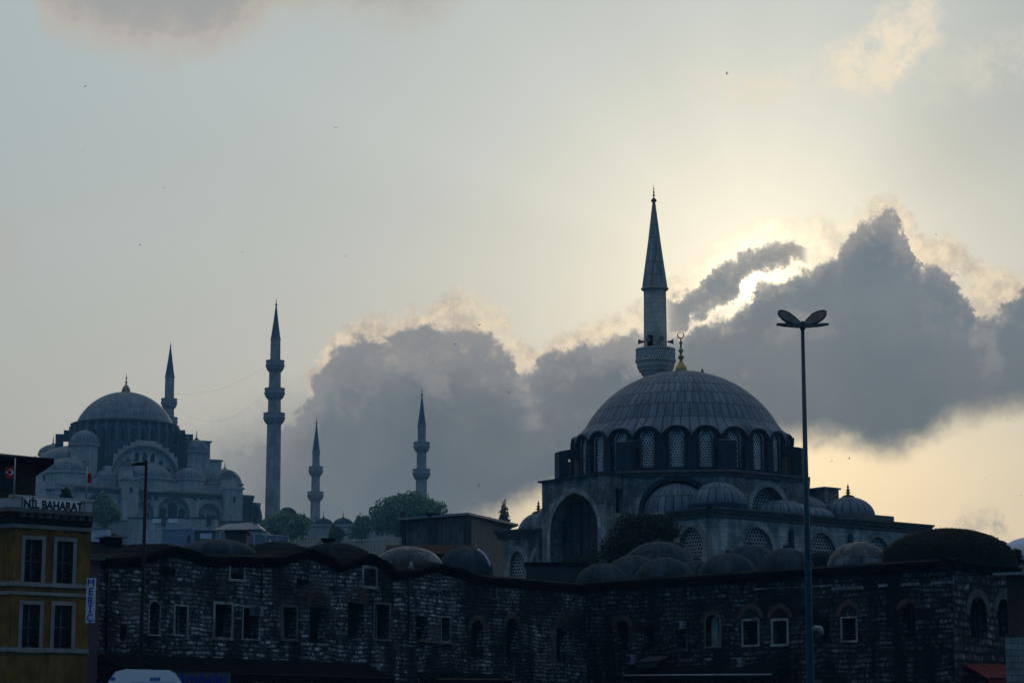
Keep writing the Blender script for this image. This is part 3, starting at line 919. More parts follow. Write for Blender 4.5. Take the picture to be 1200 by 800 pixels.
# ------------------------------------------------------------------ the han: right wing with its corner
B0 = Vector((A1.x + .001, A1.y - 0.3, 0)); B1 = at(1115, 664, 107.0)
fB = flat_map(B0, B1); LB = (Vector(B1[:2]) - Vector(B0[:2])).length
han_b = thing('caravanserai', 'dark sooty stone building with level roof and clustered lead domes right of the inner corner', 'building', (0, 0, 0))
B_w = lambda *a: win_from_px(B0, B1, *a)
zB = hit(B0, B1, 900, 672.5)[1]
specB = [
    (B_w(723, 736, 726, 761, .5), GL, None, 0, None),
    (B_w(755, 767, 734, 760), GL, None, 0, None),
    (B_w(793, 807, 729, 757), M['glass'], None, 0, (2, 2, M['cream'], .035)),
    (B_w(827, 844, 719, 757, .5), M['curtain'], M['stone_trim'], .08, (2, 1, M['cream'], .04)),
    (B_w(871, 888, 727, 755), GL, M['frame_pale'], .1, None),
    (B_w(906, 922, 727, 754), GL, M['frame_pale'], .12, None),
    (B_w(961, 972, 724, 750, .5), GL, None, 0, None),
    (B_w(987, 1003, 724, 750), GL, M['frame_pale'], .09, None),
    (B_w(1058, 1073, 706, 746, .4), M['glass'], None, 0, (3, 3, M['iron'], .03)),
]
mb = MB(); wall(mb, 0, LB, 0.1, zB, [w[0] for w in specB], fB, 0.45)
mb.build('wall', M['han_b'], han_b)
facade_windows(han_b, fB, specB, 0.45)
for i in (0, 3, 4, 5, 7, 8):
    o = specB[i][0]; zs = o['z1'] - o['rise'] + (.12 if o['rise'] == 0 else 0)
    ri = o['rise'] if o['rise'] else .5
    pts = arch_pts(o['s0'] - .12, o['s1'] + .12, zs, ri, 'pointed'); ptb = arch_pts(o['s0'] - .38, o['s1'] + .38, zs, ri + .26, 'pointed')
    mb = MB()
    for k in range(len(pts) - 1): mb.face([fB(*pts[k], -.03), fB(*pts[k + 1], -.03), fB(*ptb[k + 1], -.03), fB(*ptb[k], -.03)])
    mb.build('brick_arch', M['brickwork'], han_b)
C1 = at(1190, 664, 112.0)
fC = flat_map(B1, C1); LC = (Vector(C1[:2]) - Vector(B1[:2])).length
C_w = lambda *a: win_from_px(B1, C1, *a)
specC = [(C_w(1136, 1156, 700, 746, .5), GL, None, 0, (3, 1, M['iron'], .03)), (C_w(1169, 1182, 702, 746, .5), GL, None, 0, None)]
mb = MB(); wall(mb, 0, LC, 0.1, zB, [w[0] for w in specC], fC, 0.45); mb.build('corner_wall', M['han_c'], han_b)
facade_windows(han_b, fC, specC, 0.45)
for o, *_ in specC:
    for k in range(13):                                   # radiating brick voussoirs
        a0, a1 = pi * k / 13 + .02, pi * (k + 1) / 13 - .02
        m, hw, zs = (o['s0'] + o['s1']) / 2, (o['s1'] - o['s0']) / 2, o['z1'] - o['rise']
        P = [(m + (hw + .05) * cos(a1), zs + (o['rise'] + .05) * sin(a1)), (m + (hw + .05) * cos(a0), zs + (o['rise'] + .05) * sin(a0)),
             (m + (hw + .42) * cos(a0), zs + (o['rise'] + .42) * sin(a0)), (m + (hw + .42) * cos(a1), zs + (o['rise'] + .42) * sin(a1))]
        MB().slab(P, fC, -.035, .02).build('voussoir', M['stone_trim'], han_b)
def cornice(root, f, L, z, prof, mat, s0=0.0, name='cornice'):
    mb = MB()
    for (d0, h0), (d1, h1) in zip(prof, prof[1:]):
        mb.face([f(s0, z + h0, d0), f(L, z + h0, d0), f(L, z + h1, d1), f(s0, z + h1, d1)])
    for s, fl in ((s0, 1), (L, 0)):
        q = [f(s, z + h, d) for d, h in prof]
        mb.face(q if fl else q[::-1])
    return mb.build(name, mat, root)
pr = [(.0, -.35), (-.12, -.30), (-.16, -.12), (-.34, -.05), (-.36, .10), (.4, .26), (.4, -.35)]
cornice(han_b, fB, LB + .3, zB, pr, M['eave'])
cornice(han_b, fC, LC, zB, pr, M['eave'], -.3)
# pale stone ledges and putlog courses still showing through the soot
for px0, px1, py, th in ((975, 1030, 689.5, .16), (1030, 1118, 686, .14), (884, 950, 690, .07), (930, 985, 688, .10)):
    s0, z = hit(B0, B1, px0, py); s1, _ = hit(B0, B1, px1, py)
    s = s0
    while s < s1 - .2:
        w = random.uniform(.35, 1.1)
        if random.random() < .8: MB().slab([(s, z - th / 2), (min(s + w, s1), z - th / 2 + random.uniform(-.02, .02)), (min(s + w, s1), z + th / 2), (s, z + th / 2)], fB, -.05, .02).build('stone_ledge', M['stone'], han_b)
        s += w + random.uniform(.02, .15)
mb = MB(); q = [fB(0, zB - .1, .3), fB(LB, zB - .1, .3), fC(LC, zB - .1, .3), fC(LC, zB - .1, 14), fB(LB * .5, zB - .1, 22), fB(0, zB - .1, 16)]; mb.face(q); mb.build('roof', M['lead_moss'], han_b)
def Dw(px, back):                                         # depth of the right wing's wall at a column of the photo, plus a setback
    s, _ = hit(B0, B1, px, 690); return fB(s, 0, 0).y + back
for px, py, hw, back, mat, sq in ((706, 659.5, 32, 3.2, 'lead_old', .85), (772, 634, 50, 17, 'lead_old', .9), (742, 650, 34, 11, 'lead_old', .8), (779, 652.5, 37, 3.2, 'lead_old', .85),
                                  (853, 647.5, 37, 3.2, 'lead_old', .9), (878, 637.5, 33, 10, 'lead_old', .9), (921, 641.5, 35, 3.2, 'lead_old', .95),
                                  (1006, 635, 38, 4.0, 'lead_patch', .85), (1109, 619, 80, 7.0, 'earth_roof', .52), (962, 646, 30, 7, 'lead_moss', .8), (816, 656, 26, 9, 'lead_old', .8), (1052, 640, 34, 11, 'lead_moss', .7)):
    han_dome(han_b, px, py, hw, Dw(px, back), M[mat], sq, 2.0, knob=mat == 'lead_old')

# ------------------------------------------------------------------ red-brown tiled roof between the domes, dark low shed
rf = thing('tiled_roof_shed', 'low shed with dark red tiled roof behind the patched dome', 'shed', at(505, 650, 131))
rf.location.z = 0
zt = zat(642, 131)
MB().bx(-2.4, 2.2, -1.0, 3, 6, zt - .35).build('wall', M['concrete_dark'], rf)
mb = MB(); mb.face([(-2.6, -1.3, zt - .42), (2.4, -1.3, zt - .42), (2.4, 1.4, zt + .3), (-2.6, 1.4, zt + .3)]); mb.face([(-2.6, 4, zt - .4), (-2.6, 1.4, zt + .3), (2.4, 1.4, zt + .3), (2.4, 4, zt - .4)]); mb.build('roof', M['tiles'], rf)
P = at(650, 700, 131)
sh = thing('flat_roof_shed', 'plain dark box-shaped shed below the large arch of the nearer mosque', 'shed', (P.x, P.y, 0))
zs_ = zat(661, 131)
MB().bx(-1.6, 1.75, 0, 3, 4, zs_).build('wall', M['concrete_dark'], sh); MB().bx(-1.7, 1.85, -.12, 3.1, zs_, zs_ + .12).build('roof', M['eave'], sh)

# ------------------------------------------------------------------ dark roofed house behind the left end of the han
P = at(140, 700, 106)
hs = thing('gabled_house', 'dark house with sagging gabled roof rising behind the yellow building', 'house', (P.x, P.y, 0), radians(35))
ze = zat(655, 106); zr = zat(633, 106)
MB().bx(-2.6, 2.4, 0, 6, 2, ze).build('wall', M['concrete_dark'], hs)
mb = MB()
mb.face([(-3, -.4, ze - .1), (2.8, -.4, ze - .1), (2.6, 2.6, zr), (-2.6, 2.6, zr + .25)]); mb.face([(2.8, 6, ze), (-3, 6, ze), (-2.6, 2.6, zr + .25), (2.6, 2.6, zr)])
mb.face([(-3, 6, ze), (-3, -.4, ze - .1), (-2.6, 2.6, zr + .25)]); mb.face([(2.8, -.4, ze - .1), (2.8, 6, ze), (2.6, 2.6, zr)])
mb.build('roof', M['dark_roof'], hs)
MB().bx(.3, 1.0, 2.0, 3.0, zr - .6, zat(625, 106)).build('chimney', M['dark_roof'], hs)
MB().bx(.1, 1.2, 1.8, 3.2, zat(625, 106), zat(623.6, 106)).build('chimney_cap', M['roof_grey'], hs)
P = at(111, 700, 115)
ww = thing('garden_wall', 'short white wall end showing just right of the yellow building parapet', 'wall', (P.x, P.y, 0), radians(-20))
MB().bx(-.55, .55, 0, .4, 4, zat(619, 115)).build('wall', M['sign_cool'], ww); MB().bx(-.6, .6, -.06, .46, zat(619, 115), zat(618, 115)).build('coping', M['cream'], ww)

# ------------------------------------------------------------------ yellow corner building
Y0 = at(11, 700, 84.5)
Yd = Vector((.80, .60))
Y1 = Vector((Y0.x + Yd.x * 10, Y0.y + Yd.y * 10, 0))
LY = hit(Y0, Y1, 104.5, 700)[0]
Y1 = Vector((Y0.x + Yd.x * LY, Y0.y + Yd.y * LY, 0))
fY = flat_map(Y0, Y1)
YL = Vector((Y0.x - .78 * 7, Y0.y + .62 * 7, 0)); fL = flat_map(YL, Y0)
yb = thing('ochre_building', 'ochre yellow corner building with barred sash windows and grey parapet', 'building', (0, 0, 0))
Yz = lambda py: hit(Y0, Y1, 100, py)[1]
Y_w = lambda *a: win_from_px(Y0, Y1, *a)
z_par, z_corn, z_top = Yz(588), Yz(603), Yz(616.5)
barsY = (5, 3, M['iron'], .022)
specY = [(Y_w(29.5, 49.5, 632, 682), M['glass'], FR, .14, (2, 2, M['cream'], .03)), (Y_w(67, 86, 634, 684), M['glass'], FR, .14, (2, 2, M['cream'], .03)),
         (Y_w(26.5, 47, 708, 760), M['glass'], FR, .14, (2, 2, M['cream'], .03)), (Y_w(64, 84.5, 709, 760), M['glass'], FR, .14, (2, 2, M['cream'], .03))]
mb = MB(); wall(mb, 0, LY, .1, z_corn, [w[0] for w in specY], fY, .3)
ol = [opening(4.2, 5.35, specY[0][0]['z0'], specY[0][0]['z1']), opening(4.2, 5.35, specY[2][0]['z0'], specY[2][0]['z1']), opening(1.6, 2.8, specY[0][0]['z0'], specY[0][0]['z1'])]
wall(mb, 0, 7, .1, z_corn, ol, fL, .3)
mb.face([fY(LY, .1, 0), fY(LY, .1, 8), fY(LY, z_corn, 8), fY(LY, z_corn, 0)])
mb.build('wall', M['yellow'], yb)
facade_windows(yb, fY, specY, .3)
facade_windows(yb, fL, [(o, M['glass'], FR, .14, None) for o in ol], .3)
for o, *_ in specY:                                       # wrought window guards, lower two thirds
    g = MB(); zt = o['z0'] + (o['z1'] - o['z0']) * .97
    for i in range(8):
        s = o['s0'] + (o['s1'] - o['s0']) * (i + .5) / 8
        g.tube([fY(s, o['z0'] + .02, .06), fY(s, zt, .06)], .013, 5)
    for k in (.05, .35, .62, .9):
        z = o['z0'] + (o['z1'] - o['z0']) * k; g.tube([fY(o['s0'], z, .06), fY(o['s1'], z, .06)], .016, 5)
    for i in range(3):
        for k in range(2):
            c = fY(o['s0'] + (o['s1'] - o['s0']) * (i + .5) / 3, o['z0'] + (o['z1'] - o['z0']) * (.2 + .28 * k), .04)
            ex = (fY(1, 0, 0) - fY(0, 0, 0))
            g.tube([c + ex * .15 * cos(a * .9) + Vector((0, 0, .18 * sin(a * .9))) for a in range(8)], .012, 4)
    g.build('window_guard', M['iron'], yb)
def course(py, h, proud, mat, name):
    z = Yz(py)
    for f, L, s0 in ((fY, LY, -.0), (fL, 7, 0)):
        cornice(yb, f, L + (proud if f is fL else 0), z, [(0, -h / 2), (-proud, -h / 2), (-proud, h / 2), (0, h / 2)], mat, s0 - (0 if f is fL else proud), name)
course(620.5, .14, .10, FR, 'string_course'); course(687, .16, .09, FR, 'string_course'); course(697.5, .12, .06, FR, 'string_course'); course(762.5, .16, .09, FR, 'string_course')
course(603.5, .16, .52, M['stone_trim'], 'cornice')
course(614.0, .18, .10, M['concrete_dark'], 'frieze')
bz0, bz1 = Yz(612.5), Yz(605)
for i in range(9):
    s = .25 + (LY - .5) * i / 8
    MB().slab([(s - .11, bz0 + .05), (s + .11, bz0 + .05), (s + .11, bz1), (s - .11, bz1)], fY, -.40, 0).build('bracket', M['stone_trim'], yb)
for i in range(9):
    s = .4 + 6.4 * i / 8.5
    MB().slab([(s - .11, bz0 + .05), (s + .11, bz0 + .05), (s + .11, bz1), (s - .11, bz1)], fL, -.40, 0).build('bracket', M['stone_trim'], yb)
zc = Yz(602)
mb = MB(); mb.slab([(0, zc), (LY, zc), (LY, z_par), (0, z_par)], fY, .0, .18); mb.build('parapet', M['grey_parapet'], yb)
mb = MB(); mb.slab([(0, zc), (6.99, zc), (6.99, z_par), (0, z_par)], fL, .0, .18); mb.build('parapet', M['grey_parapet'], yb)
mb = MB()
for s in (LY - .16, hit(Y0, Y1, 92.3, 595)[0], .16):
    mb.slab([(s - .15, zc), (s + .15, zc), (s + .15, z_par + .05), (s - .15, z_par + .05)], fY, -.05, .21)
mb.slab([(-.06, z_par), (LY + .05, z_par), (LY + .05, z_par + .10), (-.06, z_par + .10)], fY, -.08, .26)
mb.build('coping', M['grey_parapet'], yb)
mb = MB(); mb.face([fY(0, zc + .05, .1), fY(LY, zc + .05, .1), fY(LY, zc + .05, 8), fL(0, zc + .05, 1)]); mb.build('roof', M['dark_roof'], yb)
# the boarded attic storey on its roof
aD = 88.5
pA = at(42, 560, aD); zb_, zt_ = zat(590, aD), zat(541.5, aD)
att = MB(); att.prism([(pA.x - 7, pA.y + 4.2), (pA.x - 5.2, pA.y - 2.6), (pA.x, pA.y), (pA.x - 2, pA.y + 6)], zb_, zt_); at_o = att.build('attic', M['brown_wood'], yb)
att = MB(); pts = [(pA.x - 7.8, pA.y + 4.6), (pA.x - 5.5, pA.y - 3.5), (pA.x + .75, pA.y - .35), (pA.x - 1.8, pA.y + 6.6)]
att.prism(pts, zt_ - .10, zt_ + .10); cx = sum(p[0] for p in pts) / 4; cyy = sum(p[1] for p in pts) / 4
for i in range(4): att.face([(*pts[i], zt_ + .1), (*pts[(i + 1) % 4], zt_ + .1), (cx, cyy, zt_ + .75)])
att.build('attic_roof', M['dark_roof'], yb)
pw = at(25, 562, aD - 1.2); dw = (Vector((5.2, 2.6))).normalized()
fW = flat_map((pA.x - 5.2, pA.y - 2.6), (pA.x, pA.y))
o = opening(3.6, 4.9, zb_ + .5, zt_ - .35)
MB().slab([(o['s0'], o['z0']), (o['s1'], o['z0']), (o['s1'], o['z1']), (o['s0'], o['z1'])], fW, -.04, .02).build('attic_window', M['glass'], yb)
MB().tube([(pA.x + .12, pA.y + .2, zt_ + .08), (pA.x - .10, pA.y + .2, zt_ + .26)], .03).build('roof_pipe', M['rail'], yb)

# mauve strip house next door
P = at(107, 720, 92.5)
mv = thing('mauve_house', 'narrow mauve plastered house front squeezed right of the ochre building', 'house', (P.x, P.y, 0), radians(36))
zt = zat(656, 92.5)
MB().bx(-1.0, .32, 0, 6, .1, zt).build('wall', M['mauve'], mv); MB().bx(-1.1, .45, -.2, 6, zt, zt + .12).build('eave', M['stone_trim'], mv)

# ------------------------------------------------------------------ signs with lettering
BF = None
def lettering(body, size, mat, parent, loc, rot, name='lettering', shear=0.0, ext=0.01, bold=0.0, sx=1.0, space=1.0, align='CENTER'):
    cu = bpy.data.curves.new(name, 'FONT'); cu.body = body; cu.size = size; cu.align_x = align; cu.align_y = 'CENTER'
    cu.extrude = ext; cu.shear = shear; cu.offset = bold; cu.space_character = space
    cu.materials.append(mat)
    tmp = bpy.data.objects.new('tmp', cu); COL.objects.link(tmp)
    bpy.context.view_layer.update()
    me = bpy.data.meshes.new_from_object(tmp.evaluated_get(bpy.context.evaluated_depsgraph_get()))
    bpy.data.objects.remove(tmp); bpy.data.curves.remove(cu)
    if not me.materials: me.materials.append(mat)
    o = bpy.data.objects.new(name, me); COL.objects.link(o); o.parent = parent
    o.location = loc; o.rotation_euler = rot; o.scale = (sx, 1, 1)
    return o
yaw = atan2(Yd.y, Yd.x)
s0, zlo = hit(Y0, Y1, 26, 598); s1, _ = hit(Y0, Y1, 91, 600)
zm = (Yz(602.5) + Yz(588)) / 2; hh = (Yz(588) - Yz(602.5))
pc = fY((s0 + s1) / 2, zm, -.09)
sg = thing('shop_sign', 'long white rooftop shop sign reading NİL BAHARAT on the ochre building', 'sign', pc, yaw)
MB().box((0, 0, 0), (s1 - s0, .08, hh * .96)).build('panel', M['sign_white'], sg)
lettering('NİL BAHARAT', hh * .92, M['green_ink'], sg, (.05, -.055, .0), (radians(90), 0, 0), bold=.012, sx=.86)
P0 = at(102.0, 677, 84.3); P1 = at(112.3, 677, 84.3); zlo = zat(729.5, 84.3)
mc = (P0 + P1) / 2; hM = P0.z - zlo; wM = P1.x - P0.x
ms = thing('projecting_sign', 'narrow vertical bluish white sign reading MERİÇ beside the ochre building', 'sign', (mc.x, mc.y, zlo + hM / 2))
MB().box((0, 0, 0), (wM, .12, hM)).build('panel', M['sign_cool'], ms)
MB().tube([(-.1, .1, hM * .35), (-.25, 2.6, hM * .35)], .03).build('bracket', M['iron'], ms); MB().tube([(-.1, .1, -hM * .35), (-.25, 2.6, -hM * .35)], .03).build('bracket', M['iron'], ms)
for i, ch in enumerate('MERİÇ'):
    lettering(ch, hM * .225, M['blue_ink'], ms, (0, -.07, hM * (.39 - .195 * i)), (radians(90), 0, 0), name='letter', bold=.0)
P0 = at(205, 794, 84); P1 = at(268, 794, 84); zt = zat(787.5, 84)
am = thing('shop_fascia', 'dark shop fascia with navy italic lettering mbalaj, just right of the white van', 'sign', ((P0.x + P1.x) / 2, 84, zt - .45))
MB().box((0, .05, 0), (P1.x - P0.x + .1, .08, .9)).build('panel', M['sign_dark'], am)
lettering('Ambalaj', .64, M['blue_ink'], am, (-.07, -.0, .19), (radians(90), 0, 0), shear=.28, bold=.014, sx=.90)

# ------------------------------------------------------------------ awnings along the shop fronts
def awning(label, p0, p1, px0, px1, pyw, out, drop, mat, rib=.9, edge_mat=None):
    f = flat_map(p0, p1)
    s0, z = hit(p0, p1, px0, pyw[0]); s1, z1 = hit(p0, p1, px1, pyw[1])
    r = thing('awning', label, 'awning', f(s0, 0, 0))
    g = lambda s, zz, d: f(s, zz, d) - f(s0, 0, 0)
    n = max(2, int((s1 - s0) / rib)); mb = MB()
    for i in range(n):
        a, b = s0 + (s1 - s0) * i / n, s0 + (s1 - s0) * (i + 1) / n
        za, zb_ = z + (z1 - z) * i / n, z + (z1 - z) * (i + 1) / n
        m = (a + b) / 2
        for q0, q1, sg0, sg1 in ((a, m, 0, .05), (m, b, .05, 0)):
            mb.face([g(q0, za - sg0, .0), g(q0, za - drop - sg0, -out), g(q1, zb_ - drop - sg1, -out), g(q1, zb_ - sg1, 0)][::-1])
            mb.face([g(q0, za - drop - sg0, -out), g(q0, za - drop - .28, -out), g(q1, zb_ - drop - .28, -out), g(q1, zb_ - drop - sg1, -out)][::-1])
    mb.build('canopy', mat, r)
    MB().tube([g(s0, z - drop + .0, -out - .03), g(s1, z1 - drop + .0, -out - .03)], .035).build('front_bar', edge_mat or M['pole_grey'], r)
    return r
awning('long black canvas awning under the left stretch of the old stone wall', A0, A1, 112, 428, (764, 776), 1.8, .75, M['black_awning'])
awning('short black awning with tan front edge at the middle of the old stone wall', A0, A1, 488, 578, (787, 788), 1.2, .35, M['black_awning'], edge_mat=M['tan_awning'])
awning('black awning with pale front rail under the sooty right wall', B0, B1, 752, 925, (779, 777), 1.4, .55, M['black_awning'], edge_mat=M['rail'])
awning('dull red awning at the foot of the striped corner wall', B1, C1, 1128, 1180, (777, 777), 1.3, .7, M['red_awning'])
awning('small sagging dark awning left of the boarded ground floor windows', B0, B1, 760, 786, (768, 767), 1.0, .35, M['concrete_dark'])

# shop fronts closed by dark shutters under the awnings
for px in (150, 205, 260, 315, 370):
    s0, _ = hit(A0, A1, px, 790); s1, _ = hit(A0, A1, px + 44, 790)
    MB().slab([(s0, .2), (s1, .2), (s1, 2.9), (s0, 2.9)], fA, -.06, .05).build('shutter', M['iron'], han_a)
# air conditioners on the walls
def ac(label, p0, p1, px, py, w=.8, h=.55):
    f = flat_map(p0, p1); s, z = hit(p0, p1, px, py); d = f(1, 0, 0) - f(0, 0, 0)
    r = thing('air_conditioner', label, 'air conditioner', f(s, z, -.18), atan2(d.y, d.x))
    MB().box((0, 0, 0), (w, .32, h)).build('casing', M['roof_grey'], r)
    mb = MB(); mb.tube([(-.12, -.165, 0), (-.12, -.18, 0)], .2, 16); mb.build('fan_grille', M['iron'], r)
    MB().box((0, .05, -h / 2 - .04), (w * .9, .25, .05)).build('bracket', M['iron'], r)
ac('pale air conditioner low on the old stone wall by the end of the black awning', A0, A1, 434, 785, .65, .55)
ac('air conditioner half filling a window top of the old stone wall', A0, A1, 297, 716, .55, .4)
ac('small air conditioner hung near the inner corner of the sooty wall', B0, B1, 743, 772, .5, .5)
ac('air conditioner below the framed pair of windows on the sooty wall', B0, B1, 868, 776, .6, .5)
ac('air conditioner in the head of a window on the sooty wall', B0, B1, 800, 732, .55, .42)

# ------------------------------------------------------------------ block and brick building at the right edge
R0 = at(1176, 700, 99); Rd = Vector((.86, -.5)); R1 = Vector((R0.x + Rd.x * 6, R0.y + Rd.y * 6, 0)); fR = flat_map(R0, R1)
rb = thing('block_building', 'brick upper storey over grey green block wall cut by the right edge', 'building', (0, 0, 0))
zmid = hit(R0, R1, 1180, 746)[1]; zup = hit(R0, R1, 1180, 674)[1]
mb = MB(); mb.slab([(0, .1), (6, .1), (6, zmid), (0, zmid)], fR, 0, 5); mb.build('block_wall', M['block'], rb)
mb = MB(); mb.slab([(.12, zmid + .002), (6, zmid + .002), (6, zup), (.12, zup)], fR, .1, 5); mb.build('brick_wall', M['brickwork'], rb)
mb = MB(); mb.slab([(-.35, zup), (6.2, zup), (6.2, zup + .12), (-.35, zup + .12)], fR, -.3, 5.2); mb.build('roof', M['roof_grey'], rb)

# pale dome at the right edge and a dark one beside it
P = at(1207, 629, 150); r = 40 * 150 / 2690
bd = thing('domed_bathhouse', 'smooth pale bluish dome cut by the right edge of the picture', 'dome', (P.x, P.y, 0))
MB().lathe([(r * 1.02, P.z - r - 3), (r * 1.05, P.z - r * .72)] + dome_prof(r, r * .72, 12, 0, P.z - r * .72), 32).build('dome', M['sign_cool'], bd)
MB().lathe([(r * 1.15, 4), (r * 1.15, P.z - r * .75), (0, P.z - r * .7)], 8, sharp=True, smooth=False).build('wall', M['stone'], bd)
P = at(1165, 632, 152); r = 20 * 152 / 2690
bd2 = thing('domed_roof', 'small dark dome peeping out between the soil-covered dome and the pale dome', 'dome', (P.x, P.y, 0))
MB().lathe([(r, P.z - r - 2)] + dome_prof(r, r * .6, 10, 0, P.z - r * .6), 24).build('dome', M['lead_moss'], bd2)
MB().lathe([(r * 1.1, 4), (r * 1.1, P.z - r * .62), (0, P.z - r * .6)], 8, sharp=True, smooth=False).build('wall', M['stone'], bd2)
# ------------------------------------------------------------------ the nearer mosque
CR = Vector((14.5, 195.0, 0.0)); ANG = radians(38)
ru = thing('domed_mosque', 'nearer stone mosque with broad lead dome on a ring of lattice windows', 'mosque', CR, ANG)
ST, LD = M['stone'], M['lead']
ZA, ZS = zat(435.5, 195), zat(503, 195)
RD = 8.3; hd_ = ZA - ZS
Rs = (RD * RD + hd_ * hd_) / (2 * hd_)
t0 = asin(1 - hd_ / Rs)
prof = [(Rs * cos(t0 + (pi / 2 - t0) * i / 22), ZS - (Rs - hd_) + Rs * sin(t0 + (pi / 2 - t0) * i / 22)) for i in range(23)]
prof[-1] = (0, ZA)
MB().lathe(prof, 96, rot=radians(3)).build('dome', LD, ru)
# drum
RDR = 9.22; zD0 = zat(553.5, 185.7); zV = zat(509, 185.4); zP = zat(497.5, 185.4)
wz0, wz1 = zat(546, 185.7), zat(504, 185.7)
def wave(th):                                             # eave height round the drum, arching over each window
    x = (degrees(th) / 15.0) % 1.0; x = min(x, 1 - x) * 2   # 0 over a window, 1 between
    return zV + (zP - zV) * (1 - min(1, (x / .92)) ** 2.2) ** .6
fD = ring_map(RDR)
ops = []
for k in range(24):
    c = RDR * radians(15 * k); ops.append(opening(c - .47, c + .47, wz0, wz1, .47, 'round'))
mb = MB()
fDc = lambda s, z, d: fD(s, min(z, wave(s / RDR) - .12), d)
wall(mb, -RDR * radians(7.5), RDR * radians(352.5), zD0 - .2, zP, ops, fDc, .4, smax=.2)
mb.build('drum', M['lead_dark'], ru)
for o in ops:
    w = panel(o, fD, .14).build('window', M['lattice'], ru)
    band(o, fD, .14, .07, .1).build('frame', M['stone'], w)
# wavy lead eave
mb = MB(); N = 24 * 14
pr = [(0.0, -.42), (.12, -.38), (.14, -.22), (.26, -.16), (.30, -.02), (.22, .06)]
for i in range(N):
    a, b = 2 * pi * i / N, 2 * pi * (i + 1) / N
    za, zb_ = wave(a), wave(b)
    def q(th, z, r): return Vector((r * cos(th), r * sin(th), z))
    ends = [(RDR + r, h) for r, h in pr]
    for (r0, h0), (r1, h1) in zip(ends, ends[1:]):
        mb.face([q(a, za + h0, r0), q(b, zb_ + h0, r0), q(b, zb_ + h1, r1), q(a, za + h1, r1)], smooth=False)
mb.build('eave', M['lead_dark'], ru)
mb = MB()
for i in range(N):                                        # lead slope from the eave up to the foot of the dome
    a, b = 2 * pi * i / N, 2 * pi * (i + 1) / N
    zmean = (zV + zP) / 2 + .02
    def pt(th, t_):
        r = (RDR + .22) * (1 - t_) + (RD + .015) * t_
        return q(th, zmean + (ZS + .01 - zmean) * t_ + (wave(th) + .05 - zmean) * (1 - t_) ** 2.2, r)
    for j in range(5):
        t0_, t1_ = j / 5, (j + 1) / 5
        mb.face([pt(a, t0_), pt(b, t0_), pt(b, t1_), pt(a, t1_)], [(a * 8.3, -1.45 + 1.45 * t0_), (b * 8.3, -1.45 + 1.45 * t0_), (b * 8.3, -1.45 + 1.45 * t1_), (a * 8.3, -1.45 + 1.45 * t1_)], True)
mb.build('dome_skirt', LD, ru)
# pilasters between the windows, flying buttresses at the eight corners
def rad(x0, x1, z0, z1, w, z1b=None):
    z1b = z1 if z1b is None else z1b
    P = [(x0, -w, z0), (x1, -w, z0), (x1, -w, z1b), (x0, -w, z1), (x0, w, z0), (x1, w, z0), (x1, w, z1b), (x0, w, z1)]
    P = [R_ @ Vector(p) for p in P]
    for f_ in ((0, 1, 2, 3), (5, 4, 7, 6), (1, 5, 6, 2), (4, 0, 3, 7), (3, 2, 6, 7), (1, 0, 4, 5)): mb.face([P[i] for i in f_])
for k in range(24):
    th = radians(7.5 + 15 * k)
    if k % 3 == 1:
        R_ = Matrix.Rotation(th, 4, 'Z'); mb = MB()
        zt = zat(514, 184.5)
        rad(10.35, 11.15, zD0 - .3, zt - .62, .66); rad(RDR - .1, 10.35, zD0 - .3, zD0 + .35, .66)
        rad(RDR - .1, 11.15, zt - .618, zt + .25, .66, zt - .15)
        rad(RDR - .1, 9.42, zD0 + .352, zt - .62, .6)
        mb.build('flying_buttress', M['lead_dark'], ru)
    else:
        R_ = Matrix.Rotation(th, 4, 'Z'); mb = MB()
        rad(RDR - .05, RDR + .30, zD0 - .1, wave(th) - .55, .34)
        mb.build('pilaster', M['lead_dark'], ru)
# octagon
RO = 10.35 / cos(radians(22.5))
octo = [(RO * cos(radians(22.5 + 45 * k)), RO * sin(radians(22.5 + 45 * k))) for k in range(8)]
zO = zD0 - .02
ops_oct = {}
wmb = MB()
side = 2 * 10.35 * tan(radians(22.5))
for k in range(8):
    a, b = octo[k - 1], octo[k]
    f = flat_map(a, b)                                   # face whose normal points to 45*k degrees
    if k % 2 == 1:                                       # the diagonals: a deep arch roofed by a half dome
        o = opening(side / 2 - 2.75, side / 2 + 2.75, 14, zat(561.5, 184.5), 2.6, 'round')
    else:
        o = opening(side / 2 - 1.9, side / 2 + 1.9, 15, zat(570, 187), 1.9, 'pointed')
    wall(wmb, 0, side, 11, zO, [o], f, .9)
    ops_oct[k] = (o, f)
wmb.build('octagon_wall', ST, ru)
MB().prism(octo, zO - .05, zO + .0).build('octagon_roof', M['lead_dark'], ru)
MB().lathe([(RO + .0, zO - .45), (RO + .14, zO - .40), (RO + .18, zO - .18), (RO + .42, zO - .08), (RO + .42, zO + .08), (RO - .6, zO + .16)], 8, rot=radians(22.5), sharp=True, smooth=False).build('cornice', M['stone_trim'], ru)
